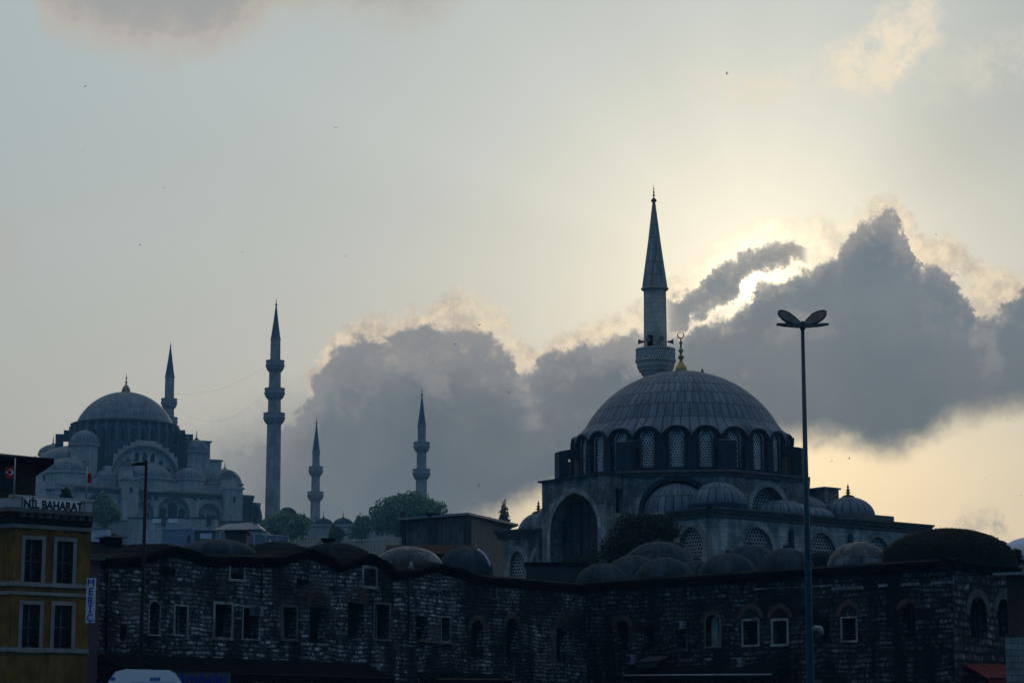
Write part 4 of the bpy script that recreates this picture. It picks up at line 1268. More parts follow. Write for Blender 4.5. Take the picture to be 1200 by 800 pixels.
for k, (o, f) in ops_oct.items():
    if k % 2 == 1:
        band(o, f, .34, .06, .2).build('arch_moulding', M['lead_dark'], ru)
        c = f(side / 2, 0, .35); zt, zb_ = zat(564, 183.5), zat(601, 183.5)
        n_ = radians(45 * k)
        prof = [(2.66, zb_ - 5), (2.66, zb_ - .35), (2.85, zb_ - .3), (2.85, zb_ - .05)] + dome_prof(2.7, zt - zb_, 12, 0, zb_)
        hdm = MB().lathe(dome_prof(2.72, zt - zb_, 12, 0, zb_), 24, (c.x, c.y, 0), n_ - pi / 2 - .15, n_ + pi / 2 + .15).build('half_dome', LD, ru)
        MB().lathe([(2.6, zb_ - 6), (2.6, zb_ - .35), (2.85, zb_ - .3), (2.85, zb_ - .02), (2.7, zb_ + .02)], 24, (c.x, c.y, 0), n_ - pi / 2 - .1, n_ + pi / 2 + .1).build('half_dome_wall', ST, ru)
        panel(o, f, .85).build('arch_back', M['lead_dark'], ru)
    else:
        band(o, f, .5, .05, .2).build('arch_moulding', M['stone_pale'], ru)
        w = panel(o, f, .85).build('window', M['lattice_big'], ru)
# projecting arch bays on both ends
def bay(sx):
    zt = zat(555, 184.3)
    if sx < 0: f = flat_map((-12, 4.15), (-12, -4.15))
    else: f = flat_map((12, -4.15), (12, 4.15))
    o = opening(1.1, 7.2, 12.5, zat(577.0, 187.6), 3.1, 'pointed')
    mb = MB(); wall(mb, 0, 8.3, 10.5, zt, [o], f, 1.3)
    fs = flat_map((-12, -4.15), (-9.0, -4.15)) if sx < 0 else flat_map((9.0, -4.15), (12, -4.15))
    sl = opening(.95, 1.95, zat(602, 186), zat(573.5, 186))
    wall(mb, 0, 3.0, 10.5, zt, [sl], fs, .5)
    fb = flat_map((-9.0, 4.15), (-12, 4.15)) if sx < 0 else flat_map((12, 4.15), (9, 4.15))
    wall(mb, 0, 3.0, 10.5, zt, [], fb, .5)
    mb.build('arch_bay_wall', ST, ru)
    panel(sl, fs, .45).build('slit_window', M['hollow'], ru)
    x0, x1 = (-12.25, -9) if sx < 0 else (9, 12.25)
    MB().bx(x0, x1, -4.4, 4.4, zt + .003, zt + .16).build('bay_roof', M['lead_dark'], ru)
    band(o, f, .42, .05, .3).build('arch_moulding', M['stone_pale'], ru)
    panel(o, f, 1.28).build('arch_back', M['concrete_dark'], ru)  # dark back colour stands in for the shade inside the bay
    for s_, w_ in ((3.0, 1.1), (5.2, 1.1)):
        q_ = opening(s_ - w_ / 2, s_ + w_ / 2, 14, zat(586, 189), .5, 'round')
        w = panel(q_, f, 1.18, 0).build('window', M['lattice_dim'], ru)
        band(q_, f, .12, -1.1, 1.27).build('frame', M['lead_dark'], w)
    return f
bay(-1); bay(1)
# the two galleries with their pierced windows
zG = zat(598.5, 180.5)
vous = []
def gallery(sy):
    x0, x1, ya, yb_ = -9.0, 15.4, 13.3, 4.15
    big = [(-4.2, 3.4), (2.95, 3.4), (9.6, 3.1)]
    if sy < 0: fr_ = flat_map((x0, -ya), (x1, -ya)); en = flat_map((x0, -yb_), (x0, -ya)); ex = flat_map((x1, -ya), (x1, -yb_))
    else: fr_ = flat_map((x1, ya), (x0, ya)); en = flat_map((x0, ya), (x0, yb_)); ex = flat_map((x1, yb_), (x1, ya))
    mb = MB()
    of = []
    for c, w_ in big:
        s = c - x0 if sy < 0 else x1 - c
        of.append(opening(s - w_ / 2, s + w_ / 2, 12.6, zat(617.5, 182), 1.9, 'pointed'))
    wall(mb, 0, x1 - x0, 8, zG, of, fr_, .5)
    oe = [opening(1.15, 3.75, 12.2, zat(617.5, 181.5), 1.5, 'pointed')] if sy < 0 else []
    if sy > 0: oe = [opening(1.0, 3.0, 12.4, zat(645, 198), 1.1, 'pointed'), opening(4.2, 7.2, 12.0, zat(639.5, 196), 1.6, 'pointed')]
    if sy < 0: oe = [opening(9.15 - 3.85, 9.15 - 1.15, 12.2, zat(617.5, 181.5), 1.5, 'pointed')]
    wall(mb, 0, ya - yb_, 8, zG, oe, en, .5); wall(mb, 0, ya - yb_, 8, zG, [], ex, .5)
    mb.build('gallery_wall', M['stone_pale'] if sy < 0 else ST, ru)
    for f, L in ((fr_, of), (en, oe)):
        for o in L:
            panel(o, f, .3).build('window', M['lattice_big'], ru)
            band(o, f, .5, .05, .2).build('arch_moulding', M['stone_pale'], ru)
    yy = sorted((sy * ya, sy * yb_))
    MB().bx(x0 + .1, x1 - .1, yy[0] + .1, yy[1], zG - .3, zG + .1).build('gallery_roof', M['lead'], ru)
    pr = [(0, -.62), (-.10, -.56), (-.12, -.34), (-.30, -.26), (-.34, -.06), (-.58, .02), (-.60, .16), (.3, .22), (.3, -.62)]
    for f, L in ((fr_, x1 - x0), (en, ya - yb_), (ex, ya - yb_)):
        s0_ = -.55 if f is not en or sy < 0 else -.55
        mb = MB()
        for (d0, h0), (d1, h1) in zip(pr, pr[1:]): mb.face([f(s0_ if f is fr_ else 0, zG + h0, d0), f(L + (.55 if f is fr_ else 0), zG + h0, d0), f(L + (.55 if f is fr_ else 0), zG + h1, d1), f(s0_ if f is fr_ else 0, zG + h1, d1)])
        mb.build('cornice', M['stone_trim'], ru)
    # dark water spouts with little hoods between the windows
    for c in (-.6, 6.2):
        s = c - x0 if sy < 0 else x1 - c
        mb = MB(); mb.slab([(s - .18, zG - 3.0), (s + .18, zG - 3.0), (s + .18, zG - 1.4), (s, zG - 1.1), (s - .18, zG - 1.4)], fr_, -.3, .05)
        mb.slab([(s - .3, zG - 2.95), (s + 1.3, zG - 3.1), (s + 1.3, zG - 2.85), (s - .3, zG - 2.7)], fr_, -.24, .05)
        mb.build('water_spout', M['lead_dark'], ru)
    # roof domes
    for (cx_, r_, zt_py, zb_py, D_, fin) in ((-6.2, 2.25, 563.5, 591, 181.5, 0), (8.6, 2.2, 581, 604, 190.8, 1)):
        if sy > 0 and cx_ > 0: continue
        cy_ = sy * 11.0
        zt_, zb_ = zat(zt_py, D_), zat(zb_py, D_)
        if sy > 0: cx_, cy_, zt_, zb_, fin, r_ = -6.9, 11.0, zat(600.5, 199), zat(627, 199), 1, 1.85
        if fin: MB().bx(cx_ - r_ * 1.2, cx_ + r_ * 1.2, cy_ - r_ * 1.2, cy_ + r_ * 1.2, zG, zb_ - .02).build('dome_plinth', M['stone_trim'], ru)
        MB().lathe([(r_ * 1.10, zG + .05), (r_ * 1.10, zb_), (r_ * 1.0, zb_ + .06)], 16, (cx_, cy_, 0), smooth=False, sharp=True).build('dome_base', M['lead_dark'], ru)
        MB().lathe(dome_prof(r_, zt_ - zb_ - .05, 12, .12, zb_ + .05), 32, (cx_, cy_, 0)).build('small_dome', LD, ru)
        if fin: finial(ru, (cx_, cy_, zt_ - .05), 1.2, M['bronze'], base=2.3)
    if sy < 0:
        for cx_, r_, a_, b_ in ((.9, 2.35, 583, 600), (4.4, 1.9, 588, 602)):
            MB().lathe([(r_ * 1.03, zG)] + dome_prof(r_, zat(a_, 185) - zat(b_, 185), 10, 0, zat(b_, 185)), 24, (cx_, -10.9, 0)).build('small_dome', LD, ru)
gallery(-1); gallery(1)
zb_ = zat(572.5, 194)
MB().bx(8.6, 10.3, -8.3, -6.5, zG, zb_).bx(8.45, 10.45, -8.45, -6.35, zb_ + .002, zb_ + .15).build('stair_turret', ST, ru)
# porch at the far end, vaulted podium below
MB().bx(9.8, 15.3, -4.1, 4.1, 8, zG - 1).build('porch', ST, ru)
MB().bx(-15, 18, -17, 18, 1, 8.2).build('podium', ST, ru)
# crown of the dome: gilded finial with crescent
fz = ZA - .1
MB().lathe([(.54, 0), (.56, .15), (.46, .50), (.26, .80), (.14, 1.0), (.13, 1.15), (.30, 1.35), (.13, 1.55), (.11, 1.75), (.25, 1.92), (.10, 2.1), (.09, 2.5), (.17, 2.62), (.07, 2.75), (.06, 3.0), (0, 3.02)], 16, (0, 0, fz)).build('finial', M['gold'], ru)
cr = MB(); ax = Vector((cos(radians(-38)), sin(radians(-38)), 0))
cr.tube([Vector((0, 0, fz + 3.28)) + ax * .27 * sin(a) + Vector((0, 0, -.27 * cos(a))) for a in [radians(-150 + 300 * i / 18) for i in range(19)]], [.02 + .05 * sin(pi * i / 18) for i in range(19)], 6)
cr.build('crescent', M['gold'], ru)

# ------------------------------------------------------------------ its minaret
def minaret(label, px, py, D, shaft, balconies, cone, tip, top, mat, facets=16, group=None, horns=False, base_py=None):
    """shaft: [(y, radius px) from the bottom up]; balconies: [(y bottom of corbels, y rail top, radius px)]; photo pixels turned to metres at distance D"""
    p = at(px, py, D); k = D / 2690.0
    t = thing('minaret', label, 'minaret', (p.x, p.y, 0), 0, group)
    zz = lambda y: at(px, y, D).z
    L = [(shaft[0][1] * k, hill(p.x, p.y) - 1)] + [(r * k, zz(y)) for y, r in shaft]
    MB().lathe(L, facets, smooth=False, sharp=True).build('shaft', mat, t)
    for yb_, yt, r in balconies:
        z0, z1 = zz(yb_), zz(yt); h = z1 - z0; R = r * k; r0 = [a for a in shaft if a[0] >= yb_ - 1][-1][1] * k
        P = [(r0, z0)]
        for i in range(4):                                # stalactite corbels in four tiers
            q0 = r0 + (R - r0) * sin(pi / 2 * (i + .9) / 4.0); P += [(q0 - (R - r0) * .12, z0 + h * .5 * i / 4 + h * .02), (q0, z0 + h * .5 * (i + .8) / 4)]
        P += [(R * 1.05, z0 + h * .52), (R * 1.05, z0 + h * .58)]
        MB().lathe(P, facets * 2, smooth=False, sharp=True).build('corbels', mat, t)
        MB().lathe([(R, z0 + h * .58), (R, z1 - h * .06), (R * 1.03, z1 - h * .06), (R * 1.03, z1), (R * .92, z1), (R * .92, z0 + h * .6), (0, z0 + h * .6)], facets, smooth=False, sharp=True).build('balcony', mat, t)
    rc = cone[1] * k
    MB().lathe([(rc * .96, zz(cone[0] + 2.5)), (rc * 1.08, zz(cone[0] + 1)), (rc * 1.08, zz(cone[0])), (rc, zz(cone[0]) + .02)], facets, smooth=False, sharp=True).build('cone_collar', mat, t)
    MB().lathe([(rc, zz(cone[0])), (rc * .5, zz(cone[0]) * .48 + zz(tip) * .52), (rc * .10, zz(tip))], facets * 2, smooth=True).build('spire', M['lead'] if not horns else M['lead_spire'], t)
    finial(t, (0, 0, zz(tip) - .1), zz(top) - zz(tip) + .1, M['bronze'], base=.8)
    return t, zz, k
mt, zz, k = minaret('stone minaret with one balcony behind the nearer dome', 768, 400, 209.9, [(470, 16.5), (441, 15.0), (424, 14.4), (424, 13.9), (340, 13.3)], [(440, 409, 23.0)], (338, 15.4), 235, 216, M['marble'], 16, horns=True)
for dx_ in (-1, 1):
    h = MB().tube([(dx_ * 1.05, -.75, zz(402)), (dx_ * 1.25, -.78, zz(402)), (dx_ * 1.62, -.82, zz(402))], [.09, .10, .26], 10).build('loudspeaker', M['black_speaker'], mt)
for a_ in (-2.1, -1.25):
    MB().tube([(cos(a_) * 1.1, sin(a_) * 1.1, zz(400)), (cos(a_) * 1.5, sin(a_) * 1.5, zz(400))], [.1, .26], 10).build('loudspeaker', M['black_speaker'], mt)
dr = MB().box((-.55, -.98, zz(404)), (.5, .16, 1.5), radians(-30)).build('door', M['hollow'], mt)
# balustrade panels on the balcony
mb = MB(); R = 23 * k
for i in range(16):
    a0, a1 = 2 * pi * (i + .16) / 16, 2 * pi * (i + .84) / 16
    z0, z1 = zz(422), zz(412.5)
    P = [(R * cos(a0) * 1.0, R * sin(a0) * 1.0), (R * cos(a1), R * sin(a1))]
    m = Vector((cos((a0 + a1) / 2), sin((a0 + a1) / 2), 0)) * .03
    mb.face([Vector((*P[0], z0)) + m, Vector((*P[1], z0)) + m, Vector((*P[1], z1)) + m, Vector((*P[0], z1)) + m])
mb.build('balustrade_panel', M['lattice'], mt)
# ------------------------------------------------------------------ the great mosque on the hill
cs = at(147, 480, 695)
CS = Vector((cs.x, 695, 0)); A2 = radians(30)
su = thing('imperial_mosque', 'great grey mosque on the hilltop with cascading domes, hazy in the distance', 'mosque', CS, A2)
SF, LB_ = M['stone_far'], M['lead_big']
def zS(py, dy=0.0): return zat(py, 695 + dy)
cA, sA = cos(A2), sin(A2)
def depth(x, y): return x * sA + y * cA
gz = hill(CS.x, CS.y) - 2
# dome and drum
z1, z0 = zS(459.5), zS(498)
r = 14.7; h = z1 - z0; Rq = (r * r + h * h) / (2 * h); t0 = asin(1 - h / Rq)
prof = [(Rq * cos(t0 + (pi / 2 - t0) * i / 18), z1 - Rq + Rq * sin(t0 + (pi / 2 - t0) * i / 18)) for i in range(19)]; prof[-1] = (0, z1)
MB().lathe(prof, 72).build('dome', LB_, su)
zd = zS(527, -13)
ops = []; RD2 = 15.4; zw0, zw1 = zS(517, -13), zS(502, -13)
for k in range(32):
    c = RD2 * 2 * pi * k / 32; ops.append(opening(c - .6, c + .6, zw0, zw1, .6, 'round'))
f2 = ring_map(RD2); st = RD2 * 2 * pi / 64
mb = MB(); wall(mb, -st, 2 * pi * RD2 - st, zd - 3, z0 - .3, ops, f2, .8, smax=.8); mb.build('drum', M['lead'], su)
for o in ops: panel(o, f2, .6).build('window', M['glass'], su)
mb = MB()
for k in range(32):
    a = 2 * pi * (k + .5) / 32
    mb.box(((RD2 + .5) * cos(a), (RD2 + .5) * sin(a), (zd - 3 + z0 - 1) / 2), (1.6, .75, z0 - 1 - zd + 3), a)
mb.build('drum_piers', M['lead'], su)
MB().lathe([(RD2, z0 - 1.2), (RD2 + .9, z0 - .9), (RD2 + 1.0, z0 - .2), (14.6, z0 + .25)], 64).build('eave', M['lead_dark'], su)
# square base, big lateral arches with stepped extrados
zb = zS(530, -13)
MB().bx(-17, 17, -14.5, 14.5, gz, zb - 6).build('base', SF, su)
MB().lathe([(16.6, zb - 6), (16.0, zd - 2)], 32, smooth=False, sharp=True).build('drum_base', M['lead_dark'], su)
def tymp(sy):
    f = flat_map((-18, sy * 18.3), (18, sy * 18.3)) if sy < 0 else flat_map((18, sy * 18.3), (-18, sy * 18.3))
    zt = zS(523.5, -16); zsp = zS(562, -16)
    o = opening(18 - 10.2, 18 + 10.2, zsp - 3, zt, zt - zsp, 'round')
    mb = MB(); zz0 = zt + 1.6
    prof_ = [(18 - 12.6, zS(548, -16)), (18 - 11.4, zS(540, -16)), (18 - 10.0, zS(533.5, -16)), (18 - 8.6, zS(528, -16)), (18 - 7.0, zS(523, -16)), (18 - 5.2, zS(519, -16)), (18 - 3.2, zS(516, -16))]
    pts = arch_pts(o['s0'], o['s1'], zsp, zt - zsp, 'round', 36)
    def top(s):
        d = abs(s - 18)
        for s_, z_ in reversed(prof_):
            if d <= 18 - s_ + 1e-6: return z_
        return prof_[0][1]
    # voussoir face between the arch and the stepped top
    for (a, za), (b, zb_) in zip(pts, pts[1:]):
        m = top((a + b) / 2)
        mb.face([f(a, za, 0), f(b, zb_, 0), f(b, m, 0), f(a, m, 0)]); mb.face([f(a, m, 0), f(b, m, 0), f(b, m, 3.6), f(a, m, 3.6)])
        mb.face([f(a, za, 0), f(a, za, .9), f(b, zb_, .9), f(b, zb_, 0)])
    for s_ in (18 - 12.6, 18 + 10.2):
        mb.slab([(s_, gz), (s_ + 2.4, gz), (s_ + 2.4, zS(548, -16)), (s_, zS(548, -16))], f, 0, 2.2)
    mb.build('stepped_arch', SF, su)
    mb = MB()
    L = []
    for row, (py0, py1, xs) in enumerate(((541.5, 531, (-2.5, 0, 2.5)), (544, 538.5, (-5.2, 5.2)), (556, 547, (-7.5, -4.5, -1.5, 1.5, 4.5, 7.5)))):
        for x in xs: L.append(opening(18 + x - .7, 18 + x + .7, zS(py0, -14), zS(py1, -14), .7, 'round'))
    g = lambda s, z, d: f(s, z, d + .9)
    back = MB(); P = outline(o)
    clipz = lambda s: interp(pts, s) if o['s0'] < s < o['s1'] else zsp
    gg = lambda s, z, d: g(s, min(z, clipz(s)), d)
    wall(back, o['s0'], o['s1'], gz, zt, L, gg, .8, smax=1.0); back.build('tympanum', SF, su)
    for w in L: panel(w, g, .5).build('window', M['glass'], su)
    band(o, f, .55, .25, .3).build('arch_moulding', M['stone_trim'], su)
tymp(-1); tymp(1)
# half domes on the long axis with their windowed bases
for sx in (-1, 1):
    n_ = pi if sx < 0 else 0
    zt, zb_ = zS(522, -7), zS(541, -12)
    MB().lathe(dome_prof(13.2, zt - zb_, 12, 0, zb_), 40, (sx * 13.5, 0, 0), n_ - pi / 2, n_ + pi / 2).build('half_dome', LB_, su)
    fr = ring_map(13.5, 0, n_ - pi / 2); R3 = 13.5
    ops = [opening(R3 * radians(9 + 13.5 * i) - .62, R3 * radians(9 + 13.5 * i) + .62, zS(553, -14), zS(544, -14), .6, 'round') for i in range(13)]
    mb = MB(); wall(mb, 0, pi * R3, gz + 8, zb_, ops, lambda s, z, d: fr(s, z, d) + Vector((sx * 13.5, 0, 0)), .6, smax=1.2); mb.build('half_dome_wall', SF, su)
    for o in ops: panel(o, lambda s, z, d: fr(s, z, d) + Vector((sx * 13.5, 0, 0)), .45).build('window', M['curtain'], su)
    for sg in (-1, 1):                                    # exedrae
        ca_ = n_ + sg * radians(48); c = (sx * 13.5 + 11.2 * cos(ca_), 11.2 * sin(ca_))
        z2, z3 = zS(548, -14), zS(560, -14)
        MB().lathe([(6.6, gz + 6), (6.6, z3), (6.9, z3 + .1)] + dome_prof(6.5, z2 - z3, 8, 0, z3 + .2), 28, (*c, 0)).build('exedra', M['lead_dark'], su)
# four weight turrets with ribbed caps
for sx in (-1, 1):
    for sy in (-1, 1):
        c = (sx * 17.6, sy * 14.2); dd = depth(*c)
        e = {(-1, -1): (504.5, 520.5, 537), (1, -1): (515, 529, 541), (-1, 1): (521, 532, 545), (1, 1): (515, 528, 541)}[(sx, sy)]
        za, zb_, zc = zat(e[0], 695 + dd), zat(e[1], 695 + dd), zat(e[2], 695 + dd)
        rr = 4.3 if sx < 0 else 3.4
        MB().lathe([(rr * .97, gz), (rr * .97, zb_ - .7), (rr * 1.12, zb_ - .5), (rr * 1.12, zb_)], 8, (*c, 0), smooth=False, sharp=True).build('weight_turret', SF, su)
        MB().lathe([(rr * 1.04, zb_)] + dome_prof(rr * 1.03, za - zb_ - .1, 10, .2, zb_ + .1), 24, (*c, 0)).build('turret_dome', LB_, su)
        finial(su, (*c, za), 3.0, M['bronze'])
# flying buttresses leaning on the drum
for a in (-160, -20, 20, 160, -135, -45):
    a = radians(a); R_ = Matrix.Rotation(a, 4, 'Z'); mb = MB(); zt = zS(509, depth(18 * cos(a), 18 * sin(a)))
    for x0, x1, zl, zh in ((18.2, 20.6, gz + 10, zt), (15.4, 18.2, zt - 2.0, zt + 1.2)):
        P = [R_ @ Vector((x, y, z)) for z in (zl, zh) for x, y in ((x0, -1.2), (x1, -1.2), (x1, 1.2), (x0, 1.2))]
        for q in ((0, 1, 5, 4), (1, 2, 6, 5), (2, 3, 7, 6), (3, 0, 4, 7), (4, 5, 6, 7)): mb.face([P[i] for i in q])
    mb.build('flying_buttress', M['lead_dark'], su)
# stepped pier blocks falling away to the right of the dome
for x, y, w_, py in ((19.5, -12, 5, 519), (23.5, -11.5, 5, 541), (-20.5, -17, 4, 541)):
    zt = zS(py, depth(x, y)); MB().bx(x - w_ / 2, x + w_ / 2, y - 2.5, y + 2.5, gz, zt).bx(x - w_ / 2 - .4, x + w_ / 2 + .4, y - 2.9, y + 2.9, zt + .01, zt + .5).build('stepped_pier', SF, su)
# hall walls and side aisle domes
HX0, HX1, HY = -29.5, 31.0, 27.0
zf = zS(575.5, depth(0, -HY))
for sy in (-1, 1):
    f = flat_map((HX0, sy * HY), (HX1, sy * HY)) if sy < 0 else flat_map((HX1, sy * HY), (HX0, sy * HY))
    def sx_(px):                                           # photo column to metres along the near side wall
        x_, _ = hit((CS.x + HX0 * cA + HY * sA, CS.y + HX0 * sA - HY * cA), (CS.x + HX1 * cA + HY * sA, CS.y + HX1 * sA - HY * cA), px, 590)
        return x_
    ops = []; dH = depth(0, -HY)
    if sy < 0:
        for px, hw, py, ri in ((113, 10, 580, 3.0), (168, 10, 588, 2.6), (204, 16.5, 582.5, 4.2), (245.5, 10.5, 591, 2.6), (291.5, 14, 588, 4.0)):
            s0, s1 = sx_(px - hw), sx_(px + hw); ops.append(opening(s0, s1, zS(608.5, dH), zS(py, dH + (px - 180) * .13), ri, 'pointed'))
        for px in (157.5, 165.5, 174.5, 183, 228.5, 236.5, 245):
            s = sx_(px); ops.append(opening(s - .55, s + .55, zS(585.5, dH + (px - 180) * .13), zS(578.5, dH + (px - 180) * .13), .5, 'round'))
    mb = MB(); wall(mb, 0, HX1 - HX0, gz - 6, zf, ops, f, 1.3); mb.build('side_wall', SF, su)
    for i, o in enumerate(ops):
        if i < 5:
            wmb = MB(); W = o['s1'] - o['s0']; inner = []
            cols = ((.5, .16, .80), (.17, .11, .55), (.83, .11, .55)) if i == 2 else (((.18, .12, .45), (.82, .12, .45)) if i in (1, 3) else ())
            if i in (0, 4): panel(o, f, 1.25).build('arch_back', M['concrete_dark'], su)  # dark back panel puts the shade of these deep arches into colour
            else:
                panel(o, f, 1.25).build('arch_back', SF, su)
                for cx_, hw, hh in cols:
                    q = opening(o['s0'] + W * (cx_ - hw), o['s0'] + W * (cx_ + hw), o['z0'] + .5, o['z0'] + (o['z1'] - o['z0']) * hh, W * hw * .9, 'pointed')
                    panel(q, f, 1.12).build('window', M['glass'], su)
            band(o, f, .5, .18, .3).build('arch_moulding', M['stone_trim'], su)
        else: panel(o, f, .6).build('window', M['glass'], su)
    cornice(su, f, HX1 - HX0, zf, [(0, -1.4), (-.3, -1.2), (-.5, -.5), (-1.0, -.3), (-1.0, .2), (.6, .6), (.6, -1.4)], M['stone_trim'])
for fx, a, b in ((HX0, (HX0, HY), (HX0, -HY)), (HX1, (HX1, -HY), (HX1, HY))):
    f = flat_map(a, b); ops = [opening(8 + 12.7 * i, 11 + 12.7 * i, zf - 11, zf - 4, 1.5, 'pointed') for i in range(4)]
    mb = MB(); wall(mb, 0, 2 * HY, gz - 6, zf, ops, f, 1.2); mb.build('end_wall', SF, su)
    for o in ops: panel(o, f, .9).build('window', M['glass'], su)
MB().bx(HX0 + .2, HX1 - .2, -HY + 1.6, HY - 1.6, gz, zf - .4).bx(HX0 + .2, HX1 - .2, -HY + .1, HY - .1, zf - .39, zf + .1).build('aisle_roof', M['lead_dark'], su)
zlev = zS(566, depth(0, -20))
MB().bx(-28, 28, -23.5, 23.5, zf - 1, zlev).build('aisle_storey', SF, su)
aisle = [(-24.5, -20, 6.0, 536.5, 554), (-13.2, -21, 3.6, 551, 561), (-.6, -20.5, 7.6, 543.5, 562), (12.6, -20.5, 4.3, 548, 562), (24.6, -20, 5.0, 549.5, 566.5)]
for x, y, r, pa, pb in aisle:
    for sy in (1, -1):
        dd = depth(x, y); za, zb_ = zat(pa, 695 + dd), zat(pb, 695 + dd)
        MB().lathe([(r * 1.08, zf - .3), (r * 1.08, zb_ - .5), (r * 1.16, zb_ - .4), (r * 1.16, zb_), (r, zb_ + .02)], 12, (x, y * sy, 0), smooth=False, sharp=True).build('aisle_drum', SF, su)
        MB().lathe(dome_prof(r * 1.03, za - zb_, 10, .05, zb_), 28, (x, y * sy, 0)).build('aisle_dome', LB_, su)
        if x in (24.6, -24.5): finial(su, (x, y * sy, za), 2.6, M['bronze'])
# buttress towers on the side wall
for px, hw, py, cap in ((148.5, 8.8, 562, 1), (269.5, 9.8, 573.5, 1), (106, 8, 573, 0)):
    s0, s1 = sx_(px - hw), sx_(px + hw); x0, x1 = HX0 + s0, HX0 + s1
    if px == 106: x0, x1 = HX0 - 1.5, HX0 + 3
    zt = zS(py, depth((x0 + x1) / 2, -HY - 2)); mb = MB().bx(x0, x1, -HY - 3.2, -HY + .1, gz - 6, zt)
    mb.bx(x0 - .4, x1 + .4, -HY - 3.6, -HY + .3, zt + .01, zt + .7); mb.build('buttress_tower', SF, su)
    if cap:
        c = ((x0 + x1) / 2, -HY + 1.5); w = (x1 - x0) * .5
        MB().lathe([(w, zt - 2), (w, zt + 3.4), (w * 1.12, zt + 3.6), (w * 1.12, zt + 4)], 8, (*c, 0), sharp=True, smooth=False).build('tower_turret', SF, su)
        MB().lathe([(w * 1.1, zt + 4), (w * .6, zt + 5.6), (0, zt + 6.2)], 16, (*c, 0)).build('turret_cap', M['lead_dark'], su)
        q = MB().box(((x0 + x1) / 2, -HY - 3.22, zt - 3), (.8, .1, 1.6)).build('slit_window', M['glass'], su)
finial(su, (0, 0, z1 - .3), zS(437) - z1 + .3, M['bronze'], base=.9)
MB().lathe([(1.25, -.4), (1.35, .5), (1.0, 1.5), (.35, 2.3), (0, 2.5)], 16, (0, 0, z1)).build('gilded_bulb', M['gold_dull'], su)

# ------------------------------------------------------------------ its four minarets
G = 'minarets of the great mosque'
minaret('tallest hilltop minaret with three balconies standing right of the great mosque', 321.5, 480, 690, [(612, 8.9), (496, 8.3), (484, 7.7), (467, 7.5), (455, 7.1), (435, 6.9), (423, 6.1), (398, 5.8)],
        [(497, 484, 12.6), (468, 455, 11.9), (436, 422.5, 10.9)], (397, 5.8), 357, 348, M['stone_minaret'], 16, G)
minaret('hilltop minaret half hidden behind the right shoulder of the great dome', 198.5, 460, 746, [(610, 7.4), (500, 6.8), (478, 5.9), (467, 5.6), (442, 5.4)],
        [(501, 489, 10.4), (479, 467, 9.4)], (441, 5.5), 405.5, 399, M['stone_minaret'], 16, G)
minaret('hilltop minaret with two balconies rising out of the large round tree', 494, 540, 723, [(640, 6.8), (562, 6.5), (549, 5.8), (529, 5.6), (518, 5.0), (499, 4.8)],
        [(562, 549.5, 10.3), (530, 518, 9.5)], (498.5, 5.0), 463, 454, M['stone_minaret'], 16, G)
minaret('slim hilltop minaret standing alone behind the row of small grey domes', 370, 560, 775, [(640, 6.0), (586, 5.7), (576, 5.1), (557, 4.9), (546, 4.5), (529, 4.3)],
        [(587, 576, 9.4), (558, 546.5, 8.4)], (529, 4.5), 495.5, 488, M['stone_minaret'], 16, G)
# light cables slung between the minarets for festival lamps
def cable(label, p, q, sag, r=.017):
    t = MB(); t.tube([p.lerp(q, i / 16) - Vector((0, 0, sag * 4 * (i / 16) * (1 - i / 16))) for i in range(17)], r, 4)
    tag(t.build('festoon_cable', M['rail']), label, 'cable', 'cables between the minarets')
cable('thin upper cable slung from the tallest minaret to the half hidden one', at(314, 428, 690), at(204, 461, 746), 3.0)
cable('thin lower sagging cable slung from the tallest minaret to the half hidden one', at(313, 458, 690), at(204, 476, 746), 7.0)

# ------------------------------------------------------------------ courtyard arcade with its row of domes
P = at(390, 618, 738)
ct = thing('courtyard_arcade', 'low courtyard building with a row of small grey domes beside the slim minaret', 'arcade', (P.x, 738, 0), radians(4))
z0, z1 = hill(P.x, 738) - 14, zat(618, 738)
k_ = 738 / 2690.
MB().bx(-22, 27, -5, 5, z0, z1).bx(-22.5, 27.5, -5.5, 5.5, z1 + .01, z1 + .6).build('wall', M['stone_far'], ct)
for px, a, hw in ((356, 606, 11.5), (379, 607, 11.5), (402, 606.5, 12), (424, 608.5, 11), (446, 609, 11)):
    x = (px - 390) * k_; r = hw * k_; za = zat(a, 738)
    MB().lathe([(r * 1.06, z1), (r * 1.06, z1 + .8), (r, z1 + .85)] + dome_prof(r, za - z1 - .9, 10, .1, z1 + .9), 24, (x, 0, 0)).build('dome', M['lead_old'], ct)
    if px != 424: finial(ct, (x, 0, za), 2.4, M['bronze'])
P = at(337, 594, 712); r = 12 * 712 / 2690
gd = thing('corner_dome', 'small plain dome tucked behind the foot of the tallest minaret', 'dome', (P.x, 712, 0))
MB().lathe([(r * 1.05, hill(P.x, 712) - 4), (r * 1.05, P.z - r)] + dome_prof(r, r, 10, 0, P.z - r), 24).build('dome', M['lead_old'], gd)

